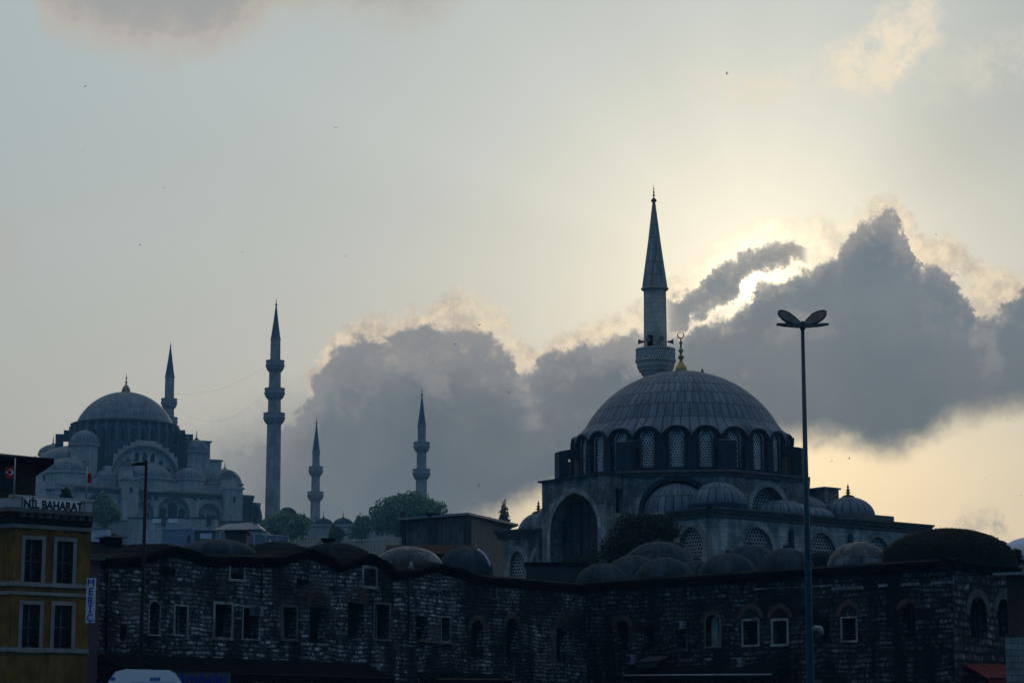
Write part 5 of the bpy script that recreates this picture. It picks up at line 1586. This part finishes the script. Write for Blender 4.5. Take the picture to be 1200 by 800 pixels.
# ------------------------------------------------------------------ buildings on the slope between
def block(name, label, cat, px0, px1, py, D, dp, mat, rz=0.0, down=16, parapet=None, group=None):
    """plain walled block whose roof line runs from px0 to px1 at height py"""
    a, b = at(px0, py, D), at(px1, py, D); w = b.x - a.x
    r = thing(name, label, cat, ((a.x + b.x) / 2, D, 0), rz, group)
    MB().bx(-w / 2, w / 2, 0, dp, a.z - down, a.z).build('wall', mat, r)
    MB().bx(-w / 2 - .2, w / 2 + .2, -.2, dp + .2, a.z + .005, a.z + .3).build('roof', parapet or M['concrete_dark'], r)
    return r, w, a.z
r, w, z = block('retaining_wall', 'long pale retaining wall running below the great mosque', 'wall', 96, 346, 611, 640, 6, M['wall_far'], radians(3), 22)
r, w, z = block('terrace_building', 'low flat-roofed building with white panels under the mosque arches', 'building', 150, 252, 607, 632, 8, M['stone_far'], 0, 10)
for px in (185, 203):
    x = (px - 201) * 632 / 2690; MB().bx(x - 1.4, x + 1.4, -.1, .02, z - 1.2, z - .1).build('panel', M['sign_white'], r)
for px in (192, 245):
    x = (px - 201) * 632 / 2690; MB().bx(x - .6, x + .6, -.5, .5, z - 2, z + 1).build('chimney', M['concrete_dark'], r)
r, w, z = block('metal_clad_building', 'blue grey metal clad building with ribbed front on the slope', 'building', 189, 229, 620, 450, 8, M['wall_blue'], radians(-8), 18, M['rail'])
for i in range(14): MB().bx(-w / 2 + w * (i + .4) / 14, -w / 2 + w * (i + .6) / 14, -.08, .0, z - 18, z - .3).build('rib', M['wall_blue'], r)
MB().bx(w * .28, w * .36, -.1, .02, z - 2.6, z - 1.2).build('window', M['glass'], r)
r, w, z = block('flat_building', 'dark low flat-roofed building between metal clad block and pitched roof', 'building', 228, 262, 621, 440, 7, M['concrete_dark'], 0, 16, M['rail'])
MB().bx(-w * .3, w * .1, -.1, .02, z - 1.6, z - .6).build('window', M['sign_cool'], r)
# house with pale pitched roof
a, b = at(249, 617, 430), at(316, 624, 430)
ph = thing('pitched_roof_house', 'house with broad pale pitched roof below the great mosque', 'house', ((a.x + b.x) / 2, 430, 0))
w = (b.x - a.x) / 2; zr = at(300, 608.5, 430).z; ze = a.z - .6
MB().bx(-w + .5, w - .6, .5, 9, ze - 14, ze).build('wall', M['wall_far'], ph)
mb = MB(); mb.face([(-w, 0, ze), (w - 1.5, 0, ze + .2), (w - 3.2, 5, zr), (-w + 2, 5, zr - .4)]); mb.face([(w - 1.5, 0, ze + .2), (w, 9, ze - .5), (w - 3.2, 5, zr)]); mb.face([(w, 9, ze - .5), (-w, 9, ze), (-w + 2, 5, zr - .4), (w - 3.2, 5, zr)]); mb.face([(-w, 9, ze), (-w, 0, ze), (-w + 2, 5, zr - .4)])
mb.build('roof', M['roof_grey'], ph)
MB().bx(w - 3.6, w - 2.8, 4, 5, zr - 2, zr + .7).build('chimney', M['concrete_dark'], ph)
# glazed roof terrace
a, b = at(258, 622.5, 200), at(338, 628, 200)
gt = thing('roof_terrace', 'glass-railed roof terrace on a low building behind the left domes', 'terrace', (a.x, 200, 0))
w = b.x - a.x; zf = zat(637, 200)
MB().bx(-2, w, .2, 6, hill(a.x, 203) - 1, zf).build('wall', M['concrete'], gt)
for i in range(7):
    x = w * i / 6; zt = a.z + (b.z - a.z) * i / 6
    MB().bx(x - .03, x + .03, 0, .06, zf - .2, zt).build('post', M['rail'], gt)
    if i < 6:
        x2 = w * (i + 1) / 6; z2 = a.z + (b.z - a.z) * (i + 1) / 6
        mb = MB(); mb.slab([(x + .05, zf), (x2 - .05, zf), (x2 - .05, z2 - .06), (x + .05, zt - .06)], lambda s, z, d: Vector((s, .02 + d, z)), 0, .02); mb.build('glass_pane', M['pane'], gt)
MB().tube([(0, .03, a.z), (w, .03, b.z)], .035).build('handrail', M['rail'], gt)
P = at(276.5, 622, 190)
cb = thing('stair_box', 'dark box-shaped stair housing in front of the glass-railed terrace', 'stair housing', (P.x, 190, 0))
w = 12 * 190 / 2690; MB().bx(-w, w, 0, 2.2, 4, P.z - .1).build('wall', M['concrete_dark'], cb); MB().bx(-w - .1, w + .1, -.1, 2.3, P.z - .098, P.z + .02).build('roof', M['eave'], cb)
# picket railing and small clutter on the roofs
a, b = at(339, 632, 205), at(384, 633, 205)
pf = thing('picket_railing', 'pale picket railing right of the glass-railed terrace', 'railing', (a.x, 205, 0))
w = b.x - a.x; z = a.z
for i in range(14): MB().bx(w * i / 13 - .05, w * i / 13 + .05, 0, .05, z - 2.2, z - .1 * (i % 2)).build('picket', M['rail'], pf)
MB().bx(0, w, .05, .09, z - .5, z - .42).build('bar', M['rail'], pf)
a, b = at(400, 632.5, 215), at(470, 629, 215)
pf = thing('picket_railing', 'long pale railing on the wall below the large round tree', 'railing', (a.x, 215, 0))
w = b.x - a.x; z = a.z
for i in range(20): MB().bx(w * i / 19 - .04, w * i / 19 + .04, 0, .05, z - 2.6, z + (b.z - a.z) * i / 19 - .12 * (i % 3)).build('picket', M['rail'], pf)
mb = MB(); mb.tube([(0, .07, z - .1), (w, .07, b.z - .1)], .05); mb.build('bar', M['rail'], pf)
P = at(385, 632, 128)
ch = thing('chimney_block', 'small dark chimney block with pale slanted flashing on the left domes', 'chimney', (P.x, 128, 0))
MB().bx(-.32, .28, 0, .6, 8.5, P.z).build('stack', M['dark_roof'], ch); MB().bx(-.42, .38, -.1, .7, P.z + .003, P.z + .08).build('cap', M['eave'], ch)
mb = MB(); mb.face([(-.9, -.1, P.z - .42), (-.3, -.1, P.z - .05), (-.3, .4, P.z - .02), (-.9, .4, P.z - .4)]); mb.build('flashing', M['roof_grey'], ch)
P = at(309, 634, 114)
sk = thing('roof_hatch', 'small slanting pale roof hatch between the first two domes', 'hatch', (P.x, 114, 0))
mb = MB(); mb.slab([(-.5, P.z - .28), (.25, P.z + .1), (.3, P.z + .02), (-.45, P.z - .36)], lambda s, z, d: Vector((s, d, z)), 0, .8); mb.build('lid', M['roof_grey'], sk)
MB().bx(-.35, .3, .1, .7, 8.5, P.z - .4).build('curb', M['eave'], sk)

# dark rendered building left of the nearer mosque
c0 = at(548, 604.5, 214); c1 = at(472.5, 610, 224); c2 = at(599, 617, 250)
gb = thing('rendered_building', 'dark grey rendered building with chimney pier and sloping roof', 'building', (c0.x, c0.y, 0))
p = lambda v: (v.x - c0.x, v.y - c0.y)
z0, z1, z2 = c0.z, c1.z, at(599, 617, 250).z
A_, B_, C_ = p(c1), (0, 0), p(c2)
D_ = (A_[0] + C_[0], A_[1] + C_[1])
zbm = 8
mb = MB()
mb.face([(*A_, zbm), (*B_, zbm), (*B_, z0), (*A_, z1 - .1)]); mb.face([(*B_, zbm), (*C_, zbm), (*C_, z2), (*B_, z0)])
mb.face([(*D_, zbm), (*A_, zbm), (*A_, z1), (*D_, z1 - 1)]); mb.face([(*C_, zbm), (*D_, zbm), (*D_, z1 - 1), (*C_, z2)])
mb.build('wall', M['concrete'], gb)
mb = MB(); off = (-.3, -.5)
P4 = [(A_[0] - .4, A_[1] - .5, z1 + .02), (B_[0] + .1, B_[1] - .8, z0 + .05), (C_[0] + .8, C_[1] - .5, z2 + .05), (D_[0], D_[1] + 1, z1 + .3)]
mb.face(P4); mb.face([(x, y, z + .22) for x, y, z in P4])
for i in range(4):
    a, b = P4[i], P4[(i + 1) % 4]; mb.face([a, b, (b[0], b[1], b[2] + .22), (a[0], a[1], a[2] + .22)])
mb.build('roof', M['roof_grey'], gb)
def on(t, w, h0, proud, mat, name):
    x, y = A_[0] * t, A_[1] * t
    MB().box((x, y - proud / 2, (zbm + h0) / 2), (w, proud + .4, h0 - zbm)).build(name, mat, gb)
on(.52, 1.05, zat(602.5, 218), .5, M['concrete_dark'], 'pier'); on(.0, .75, z0 - .1, .35, M['concrete_dark'], 'corner_pier'); on(1.0, .55, zat(600, 224), .3, M['concrete_dark'], 'corner_pier')
MB().box((A_[0] * .52, A_[1] * .52 - .2, zat(602, 218) + .06), (1.3, 1.1, .14)).build('pier_cap', M['eave'], gb)
# ------------------------------------------------------------------ trees and shrubs
def leaf_cloud(mb, blobs, n, size, rnd):
    """n small folded leaf clumps spread through the given ellipsoids (c, radii)"""
    vol = [b[1][0] * b[1][1] * b[1][2] for b in blobs]; tot = sum(vol)
    for (c, rr), v in zip(blobs, vol):
        for _ in range(int(n * v / tot)):
            while True:
                p = Vector((rnd.uniform(-1, 1), rnd.uniform(-1, 1), rnd.uniform(-1, 1)))
                if .5 < p.length < 1: break
            p *= (1.0 + .17 * rnd.gauss(0, 1))
            o = Vector((c[0] + p.x * rr[0], c[1] + p.y * rr[1], c[2] + p.z * rr[2]))
            s = size * rnd.uniform(.5, 1.25)
            nrm = (p + Vector((rnd.gauss(0, .6), rnd.gauss(0, .6), rnd.gauss(0, .6) + .3))).normalized()
            t = nrm.cross(Vector((rnd.random() - .5, rnd.random() - .5, rnd.random() - .5))).normalized(); b = nrm.cross(t)
            k = len(mb.v)
            mb.v += [tuple(o - t * s), tuple(o - b * s * .45 + nrm * s * .12), tuple(o + t * s), tuple(o + b * s * .45 + nrm * s * .12)]
            mb.f.append((k, k + 1, k + 2, k + 3)); mb.uv.append([(0, 0), (1, 0), (1, 1), (0, 1)]); mb.sm.append(False)

def tree(name, label, px0, px1, py0, py1, D, n, leaf, mat, seed, cat='tree', group=None, trunk=True, lobes=9, cone=False, flat=False):
    rnd = random.Random(seed)
    a, b = at(px0, py1, D), at(px1, py0, D); cx, w, z0, z1 = (a.x + b.x) / 2, (b.x - a.x) / 2, a.z, b.z
    gz = hill(cx, D) if D > 200 else z0 - 1.5
    gz = min(gz, z0)
    t = thing(name, label, cat, (cx, D, gz), 0, group)
    H = z1 - gz; c0 = z0 - gz; blobs = []
    if cone:
        for i in range(10):
            k = i / 9; blobs.append(((rnd.gauss(0, w * .12), rnd.gauss(0, w * .12), c0 + (H - c0) * (.06 + .88 * k)), (w * (1.0 - .86 * k) + .1, w * (1.0 - .86 * k) + .1, (H - c0) * .10)))
    else:
        ch = (H - c0) / 2
        for i in range(lobes):
            a_ = 2 * pi * i / lobes + rnd.uniform(-.4, .4); q = rnd.uniform(.45, .80)
            zc = c0 + ch * rnd.uniform(.7, 1.35)
            blobs.append(((cos(a_) * w * q, sin(a_) * w * q * .8, zc), (w * rnd.uniform(.22, .40), w * rnd.uniform(.22, .40), ch * rnd.uniform(.30, .52))))
        for i in range(4):
            blobs.append(((rnd.uniform(-.35, .35) * w, rnd.uniform(-.3, .3) * w, c0 + ch * rnd.uniform(1.2, 1.52)), (w * rnd.uniform(.26, .4), w * rnd.uniform(.26, .4), ch * rnd.uniform(.36, .46))))
        blobs.append(((0, 0, c0 + ch), (w * .55, w * .55, ch * .75)))
        if flat:
            for i in range(9):
                x = (-.82 + 1.64 * i / 8) * w
                blobs.append(((x, rnd.uniform(-.3, .3) * w, c0 + ch * (1.62 - .55 * (x / w) ** 2 + rnd.uniform(-.08, .08))), (w * rnd.uniform(.18, .27), w * .25, ch * rnd.uniform(.24, .34))))
    mb = MB(); leaf_cloud(mb, blobs, n, leaf, rnd); mb.build('crown', mat, t)
    if trunk:
        mb = MB(); r = max(.08, w * .05)
        mb.tube([(0, 0, -.3), (w * .03, 0, c0 * .6), (0, w * .03, c0 + (H - c0) * .45), (0, 0, c0 + (H - c0) * (.92 if cone else .7))], [r * 1.5, r * 1.1, r * .8, r * .2], 8)
        if not cone:
            for (c, rr) in blobs[:lobes]:
                mb.tube([(0, 0, c0 * .8 + .1 * H), (c[0] * .5, c[1] * .5, (c0 + c[2]) / 2), c], [r * .7, r * .4, r * .12], 5)
        mb.build('trunk', M['bark'], t)
    return t
tree('broadleaf_tree', 'large round green tree in front of the two-balcony minaret', 433, 524, 574.5, 640, 585, 13000, .62, M['leaf'], 3, lobes=12, flat=True)
tree('broadleaf_tree', 'bushy green tree at the foot of the tallest minaret', 303, 360, 595, 650, 560, 5000, .65, M['leaf'], 5)
tree('broadleaf_tree', 'green tree against the left end of the great mosque wall', 103, 141, 574.5, 622, 600, 4500, .6, M['leaf'], 8)
tree('broadleaf_tree', 'small feathery tree left of the large round one, before the row of domes', 408, 440, 600, 640, 640, 1800, .6, M['leaf'], 13)
tree('broadleaf_tree', 'low pale green shrub under the row of small grey domes', 383, 405, 614, 640, 520, 1200, .5, M['leaf_olive'], 14)
tree('cypress_tree', 'small thin conifer standing alone against the bright sky', 584.5, 597, 584.5, 611, 420, 800, .26, M['needle'], 21, cone=True)
for i, (x0, x1, y0, lab) in enumerate(((520, 534, 600, 'far low tree just right of the large round tree'), (532, 549, 602, 'far low tree second right of the large round tree'), (546, 562, 602.5, 'far low tree above the roof edge of the rendered building'), (561, 582, 605, 'far low shrub beside the thin conifer'))):
    tree('far_tree', lab, x0, x1, y0, 618, 600, 500, .45, M['needle'], 30 + i, group='far low trees on the skyline', lobes=6)
tree('palm_tree', 'dark tufted palm top above the shop sign', 71, 85, 571, 600, 300, 500, .55, M['leaf_dark'], 41, lobes=7)
tree('shrub', 'olive green shrub between the dark gabled house and pale wall', 124, 143, 624, 645, 122, 900, .12, M['leaf_olive'], 42, 'shrub', trunk=False, lobes=6)
tree('shrub', 'dark bush by the pale dome at the right edge', 1178, 1200, 640, 668, 118, 900, .10, M['leaf_dark'], 43, 'shrub', trunk=False, lobes=6)
# ivy mass against the nearer mosque
iv = thing('ivy_bush', 'big dark green ivy bush climbing the corner of the nearer mosque', 'shrub', (0, 0, 0))
rnd = random.Random(51); bl = []
for px, py, D, rx, rz_ in ((738, 632, 178, 1.7, 1.6), (752, 622, 179, 1.7, 1.5), (766, 614, 178.5, 1.5, .9), (724, 645, 177, 1.5, 1.2), (706, 655, 176, 1.6, .7), (686, 660, 175.5, 1.4, .5), (770, 630, 177, 1.6, 1.5), (750, 645, 176, 2.2, 1.6), (785, 622, 178, .9, .7), (735, 613, 180, .9, .8)):
    c = at(px, py, D); bl.append((tuple(c), (rx, 1.0, rz_)))
mb = MB(); leaf_cloud(mb, bl, 9000, .16, rnd); mb.build('foliage', M['leaf_dark'], iv)
mb = MB()
for c, rr in bl[:8]: mb.tube([(c[0], c[1] + .5, 8), (c[0], c[1] + .3, c[2])], [.09, .03], 5)
mb.build('stem', M['bark'], iv)
# dry grass on the soil-covered dome and roofs
rnd = random.Random(61); mb = MB()
def tuft(c, n, h):
    for _ in range(n):
        a = rnd.uniform(0, 2 * pi); l = h * rnd.uniform(.4, 1.1); o = Vector(c) + Vector((rnd.gauss(0, h * .5), rnd.gauss(0, h * .5), -.05))
        d = Vector((cos(a) * .4, sin(a) * .4, 1)).normalized() * l; s = Vector((sin(a), -cos(a), 0)) * .02
        mb.face([o - s, o + s, o + d])
c = at(1109, 619, Dw(1109, 7.0)); R = 80 * Dw(1109, 7.0) / 2690
for _ in range(500):
    a, q = rnd.uniform(0, 2 * pi), sqrt(rnd.random()) * .98
    tuft((c.x + R * q * cos(a), c.y + R * q * sin(a), c.z - R * .52 * (1 - sqrt(max(0, 1 - q * q)))), 5, .12)
for _ in range(260):
    s = rnd.uniform(4, LA - 1); tuft(fA(s, interp(topA, s) + .05, .1), 4, .16)
for _ in range(160):
    s = rnd.uniform(0, LB); tuft(fB(s, zB + .15, rnd.uniform(-.3, .3)), 4, .12)
tag(mb.build('roof_grass', M['leaf_olive']), 'dry grass and weeds growing along the old roofs', 'grass', kind='stuff')

# ------------------------------------------------------------------ street lamps
P = at(940.5, 385, 55)
sl = thing('street_lamp', 'tall blue green lamp post with two raised oval lamp heads', 'street lamp', (P.x, 55, 0))
zt = at(940.5, 381, 55).z
MB().tube([(0, 0, .0), (0, 0, .5), (0, 0, 6.0), (0, 0, zt)], [.13, .105, .075, .042], 12).build('pole', M['pole_blue'], sl)
MB().lathe([(.22, 0), (.22, .06), (.14, .12), (.13, .6), (.11, .62)], 12).build('base', M['pole_grey'], sl)
MB().lathe([(.05, -.12), (.065, -.1), (.065, .05), (.03, .1)], 12, (0, 0, zt)).build('joint', M['pole_blue'], sl)
def pod(side):
    """open clam of a lower tray and an upper oval reflector, both rising outwards"""
    tlt = radians(31)
    ex = Vector((side * cos(tlt), 0, sin(tlt))); up = Vector((-side * sin(tlt), 0, cos(tlt))); fy = Vector((0, 1, 0))
    face_n = (up * .55 - fy * .835).normalized(); v = face_n.cross(ex).normalized()
    L, W, n = .66, .31, 28
    def oval(k, push):
        P = []
        for i in range(n):
            a = 2 * pi * i / n; x = cos(a)
            wx = W * (1 - .22 * -x) if x < 0 else W
            P.append(ex * (L / 2 + .03 + L / 2 * k * x) + v * (wx * .5 * k * sin(a) * (1.05 if x > 0 else .95 + .1 * x)) + face_n * push + Vector((0, 0, .02)))
        return P
    mb = MB(); rings = [oval(.80, .005), oval(.90, .03), oval(1.0, .02), oval(.97, -.04), oval(.75, -.085), oval(.3, -.10)]
    for r0, r1 in zip(rings, rings[1:]):
        for i in range(n): mb.face([r0[i], r0[(i + 1) % n], r1[(i + 1) % n], r1[i]], smooth=True)
    mb.face(rings[-1])
    h = mb.build('lamp_head', M['lamp_shell'], sl)
    g = MB(); q = oval(.80, .012); g.face(q)
    q2 = oval(.30, .02); g.build('lens', M['lamp_glass'], h)
    g = MB()
    for i in range(n): g.face([q2[i], q2[(i + 1) % n], (q2[i] + q2[(i + 1) % n]) / 2 + face_n * .03])
    g.build('lamp_bulb', M['rail'], h)
    mb = MB(); t2 = radians(7); e2 = Vector((side * cos(t2), 0, sin(t2))); n2 = Vector((-side * sin(t2), 0, cos(t2)))
    for k0, k1 in ((.02, .18), (.18, .45), (.45, .64)):
        w0, w1 = .10 + .20 * min(1, k0 * 2.2), .10 + .20 * min(1, k1 * 2.2)
        w1 = w1 if k1 < .6 else .16
        t0_, t1_ = .075 * (1 - k0 * .9), .075 * (1 - k1 * .9)
        P = [e2 * k0 - fy * w0 / 2, e2 * k1 - fy * w1 / 2, e2 * k1 + fy * w1 / 2, e2 * k0 + fy * w0 / 2]
        Q = [p + n2 * (t0_ if i in (0, 3) else t1_) for i, p in enumerate(P)]
        mb.face(P[::-1]); mb.face(Q)
        for i in range(4): mb.face([P[i], P[(i + 1) % 4], Q[(i + 1) % 4], Q[i]])
    mb.build('lamp_tray', M['lamp_shell'], sl)
    h.location = (0, 0, zt - .03)
    return mb
for s_ in (-1, 1): pod(s_)
for o in [c for c in bpy.data.objects if c.parent == sl and c.name.startswith('lamp_tray')]: o.location = (0, 0, zt - .07)
# a thinner lamp standing just behind it
P = at(953, 640, 62)
s2 = thing('wall_lamp_post', 'thin dark post with small curved bracket lamp close behind the tall lamp post', 'lamp post', (P.x, 62, 0))
zt2 = at(953, 596, 62).z
MB().tube([(-.09, 0, 0), (-.09, 0, zt2)], [.05, .028], 8).build('post', M['pole_grey'], s2)
zb_ = at(953, 742, 62).z
MB().tube([(-.09, 0, zb_ + .05), (.0, -.1, zb_ + .16), (.1, -.2, zb_ + .12), (.17, -.25, zb_ - .02)], [.03, .06, .09, .06], 8).build('bracket_lamp', M['roof_grey'], s2)

P = at(171.3, 545, 68)
l2 = thing('street_lamp', 'dark single-arm lamp post in front of the left old wall', 'street lamp', (P.x, 68, 0))
zt = at(171, 539, 68).z
MB().tube([(0, 0, 0), (0, 0, zt)], [.07, .045], 10).build('pole', M['pole_grey'], l2)
k = 68 / 2690
mb = MB()
prof = [(-17.5, -1.2, .5), (-15, 1.0, 1.2), (-10, 2.2, 2.2), (-4, 2.8, 1.6), (0, 3.2, 1.2)]
for (x0, u0, w0), (x1, u1, w1) in zip(prof, prof[1:]):
    P0 = [Vector((x0 * k, y * .07 * w0, zt + (z) * k)) for y, z in ((-1, -6.2 + .8 * u0 * .2), (1, -6.2 + .8 * u0 * .2), (1, -5.5 + u0), (-1, -5.5 + u0))]
    P1 = [Vector((x1 * k, y * .07 * w1, zt + (z) * k)) for y, z in ((-1, -6.2 + .8 * u1 * .2), (1, -6.2 + .8 * u1 * .2), (1, -5.5 + u1), (-1, -5.5 + u1))]
    for i in range(4): mb.face([P0[i], P0[(i + 1) % 4], P1[(i + 1) % 4], P1[i]])
    if x0 == -17.5: mb.face(P0[::-1])
mb.build('lamp_head', M['pole_grey'], l2)
MB().lathe([(.17, 0), (.17, .05), (.1, .1), (.1, .5)], 10).build('base', M['pole_grey'], l2)

# ------------------------------------------------------------------ flags
def flag(label, px, D, y0, y1, x0, x1, fy0, fy1, star):
    P = at(px, y1, D); z0, z1 = P.z, at(px, y0, D).z
    r = thing('flag', label, 'flag', (P.x, D, z0))
    MB().tube([(0, 0, 0), (0, 0, z1 - z0)], [.03, .022], 8).build('pole', M['rail'], r)
    k = D / 2690; mb = MB(); N = 10
    za, zb = at(px, fy0, D).z - z0, at(px, fy1, D).z - z0
    w = (x1 - x0) * k * (-1 if x1 < px + 1 else 1)
    W = abs(x1 - x0) * k; sg = -1 if x0 < px - 2 else 1
    def pt(i, j):
        u, v = i / N, j / 5
        return Vector((sg * (W * u), .06 * sin(u * 7 + v) * u, za + (zb - za) * v - .10 * W * u * (1 + .5 * sin(u * 3))))
    for i in range(N):
        for j in range(5): mb.face([pt(i, j), pt(i + 1, j), pt(i + 1, j + 1), pt(i, j + 1)], smooth=True)
    cl = mb.build('cloth', M['red_cloth'], r)
    if star:
        mb = MB(); c = pt(4, 2.5) + Vector((0, -.08, 0)); H = abs(zb - za)
        for i in range(20):                                # crescent: outer ring minus a shifted inner one
            a0, a1 = radians(40 + 280 * i / 20), radians(40 + 280 * (i + 1) / 20)
            def cr(a, R, off): return c + Vector((sg * (off + R * cos(a)), 0, R * sin(a)))
            mb.face([cr(a0, H * .25, 0), cr(a1, H * .25, 0), cr(a1, H * .20, H * .06), cr(a0, H * .20, H * .06)])
        sc_ = c + Vector((sg * H * .30, 0, 0)); S5 = []
        for i in range(10):
            a = pi / 2 + pi * i / 5; R = H * (.125 if i % 2 == 0 else .05); S5.append(sc_ + Vector((R * cos(a), 0, R * sin(a))))
        for i in range(10): mb.face([sc_, S5[i], S5[(i + 1) % 10]])
        mb.build('emblem', M['sign_white'], cl)
    return r
flag('red flag with white crescent and star beside the brown attic', 16.3, 84.2, 536.5, 582, 4.5, 16, 546, 559.5, True)
flag('small folded red flag on a thin pole above the right end of the shop sign', 101, 87.5, 547, 589, 101, 106, 554, 565.5, False)

# ------------------------------------------------------------------ the white van
P = at(169.5, 783.5, 57)
va = thing('white_van', 'tall white van with sloped roof edges and small blue markings', 'van', (P.x, 57, 0), radians(9.2))
W, H = 1.0, P.z
sec = [(-W, .55), (-W, H - .52), (-W + .06, H - .42), (-W + .30, H - .06), (-.45, H), (.60, H - .02), (W - .26, H - .09), (W - .03, H - .40), (W, H - .5), (W, .55)]
f = lambda s, z, d: Vector((s, d, z))
MB().slab(sec, f, 0, 4.6).build('body', M['van_white'], va)
MB().slab([(-W + .02, .5), (W - .02, .5), (W - .02, 2.0), (-W + .02, 2.0)], f, 4.6, 6.0).build('cab', M['van_white'], va)
for x in (-.5, .5): MB().slab([(x - .46, .6), (x + .46, .6), (x + .46, H - .62), (x - .46, H - .62)], f, -.03, .02).build('rear_door', M['van_white'], va)
mk = lambda px0, px1, py0, py1, mat, nm: MB().slab([((px0 - 169.5) * 57 / 2690, zat(py1, 57)), ((px1 - 169.5) * 57 / 2690, zat(py1, 57)), ((px1 - 169.5) * 57 / 2690, zat(py0, 57)), ((px0 - 169.5) * 57 / 2690, zat(py0, 57))], f, -.012, .01).build(nm, mat, va)
mk(131.0, 136.5, 793.0, 796.8, M['van_blue'], 'marking')
for i in range(4): mk(176 + 3 * i, 178.5 + 3 * i, 793.0, 797, M['van_blue'], 'marking')
mk(155, 205, 798.6, 812, M['van_pale'], 'stripe')
for x in (-.85, .85):
    for y in (1.1, 5.0):
        w = MB(); w.tube([(x - .12, y, .36), (x + .12, y, .36)], .36, 20); wo = w.build('wheel', M['tyre'], va)
        MB().tube([(x - .13, y, .36), (x + .13, y, .36)], .2, 14).build('rim', M['rail'], wo)
    MB().slab([(x - .08, .75), (x + .08, .75), (x + .08, 1.1), (x - .08, 1.1)], f, -.05, .0).build('tail_light', M['red_cloth'], va)

# ------------------------------------------------------------------ gulls and a pigeon
def bird_mesh(span, flap):
    mb = MB(); b = span * .16
    P = [(-b * 1.4, .0), (-b, .045), (-b * .2, .07), (b * .6, .055), (b * 1.1, .04), (b * 1.5, .012)]
    for (x0, r0), (x1, r1) in zip(P, P[1:]):
        for i in range(6):
            a0, a1 = 2 * pi * i / 6, 2 * pi * (i + 1) / 6
            q = lambda x, r, a: (x, r * span * .8 * cos(a), r * span * .8 * sin(a))
            mb.face([q(x0, r0, a0), q(x0, r0, a1), q(x1, r1, a1), q(x1, r1, a0)])
    for s in (-1, 1):
        p = [(.02, 0, .02), (.03, .22, .02 + .22 * flap), (-.05, .5, .02 + .22 * flap - .28 * flap * .4)]
        L = [Vector((x * span, s * y * span, z * span)) for x, y, z in p]; ch = [.14, .12, .02]
        for i in range(2):
            a, c = L[i], L[i + 1]; u0, u1 = Vector((ch[i] * span, 0, 0)), Vector((ch[i + 1] * span, 0, 0))
            top = Vector((0, 0, .012 * span))
            mb.face([a - u0 / 2, c - u1 / 2, c + u1 / 2, a + u0 / 2]); mb.face([a + u0 / 2 + top, c + u1 / 2 + top * .3, c - u1 / 2 + top * .3, a - u0 / 2 + top])
    return mb
rnd = random.Random(77)
big = {(393, 150): 'largest gull, high in the open sky left of centre', (852, 86): 'gull with spread wings high above the right side, under the peach wisp', (596, 460): 'gull against the grey cloud between the two mosques', (562, 381): 'gull at the bright crest of the left grey cloud'}
protos = [bird_mesh(.95, .6).build('gull', M['bird']), bird_mesh(.9, -.35).build('gull', M['bird']), bird_mesh(.9, .15).build('gull', M['bird'])]
spots = [(393, 150, 280), (852, 86, 300), (596, 460, 300), (562, 381, 330), (100, 101, 420), (97, 177, 420), (164, 287, 460), (254, 247, 520), (284, 296, 440), (405, 301, 460), (533, 403, 460), (387, 430, 500), (561, 569, 380),
         (555, 590, 400), (975, 540, 420), (995, 537, 420), (1181, 491, 380), (1154, 560, 420), (1196, 580, 420), (192, 220, 560), (540, 519, 480), (1097, 275, 520), (433, 473, 560), (35, 366, 560)]
for i, (px, py, D) in enumerate(spots):
    o = protos[i] if i < 3 else protos[i % 3].copy()
    if i >= 3: COL.objects.link(o)
    o.location = at(px, py, D); o.rotation_euler = (rnd.uniform(-.5, .5), rnd.uniform(-.2, .2), rnd.uniform(0, 6.28))
    tag(o, big.get((px, py), 'tiny gull speck gliding far off in the sky'), 'gull', 'gulls in the sky')
P = at(823, 437, 195.6)
mb = MB(); mb.lathe([(0, 0), (.10, .05), (.16, .16), (.13, .28), (.06, .36), (.075, .42), (.05, .48), (0, .5)], 10); mb.face([(-.1, -.04, .16), (-.1, .04, .16), (-.36, .05, .06), (-.36, -.05, .06)])
o = mb.build('pigeon', M['bird'], None, (P.x, P.y, P.z - .1)); tag(o, 'dark bird perched near the top of the nearer dome, right of its finial', 'pigeon')
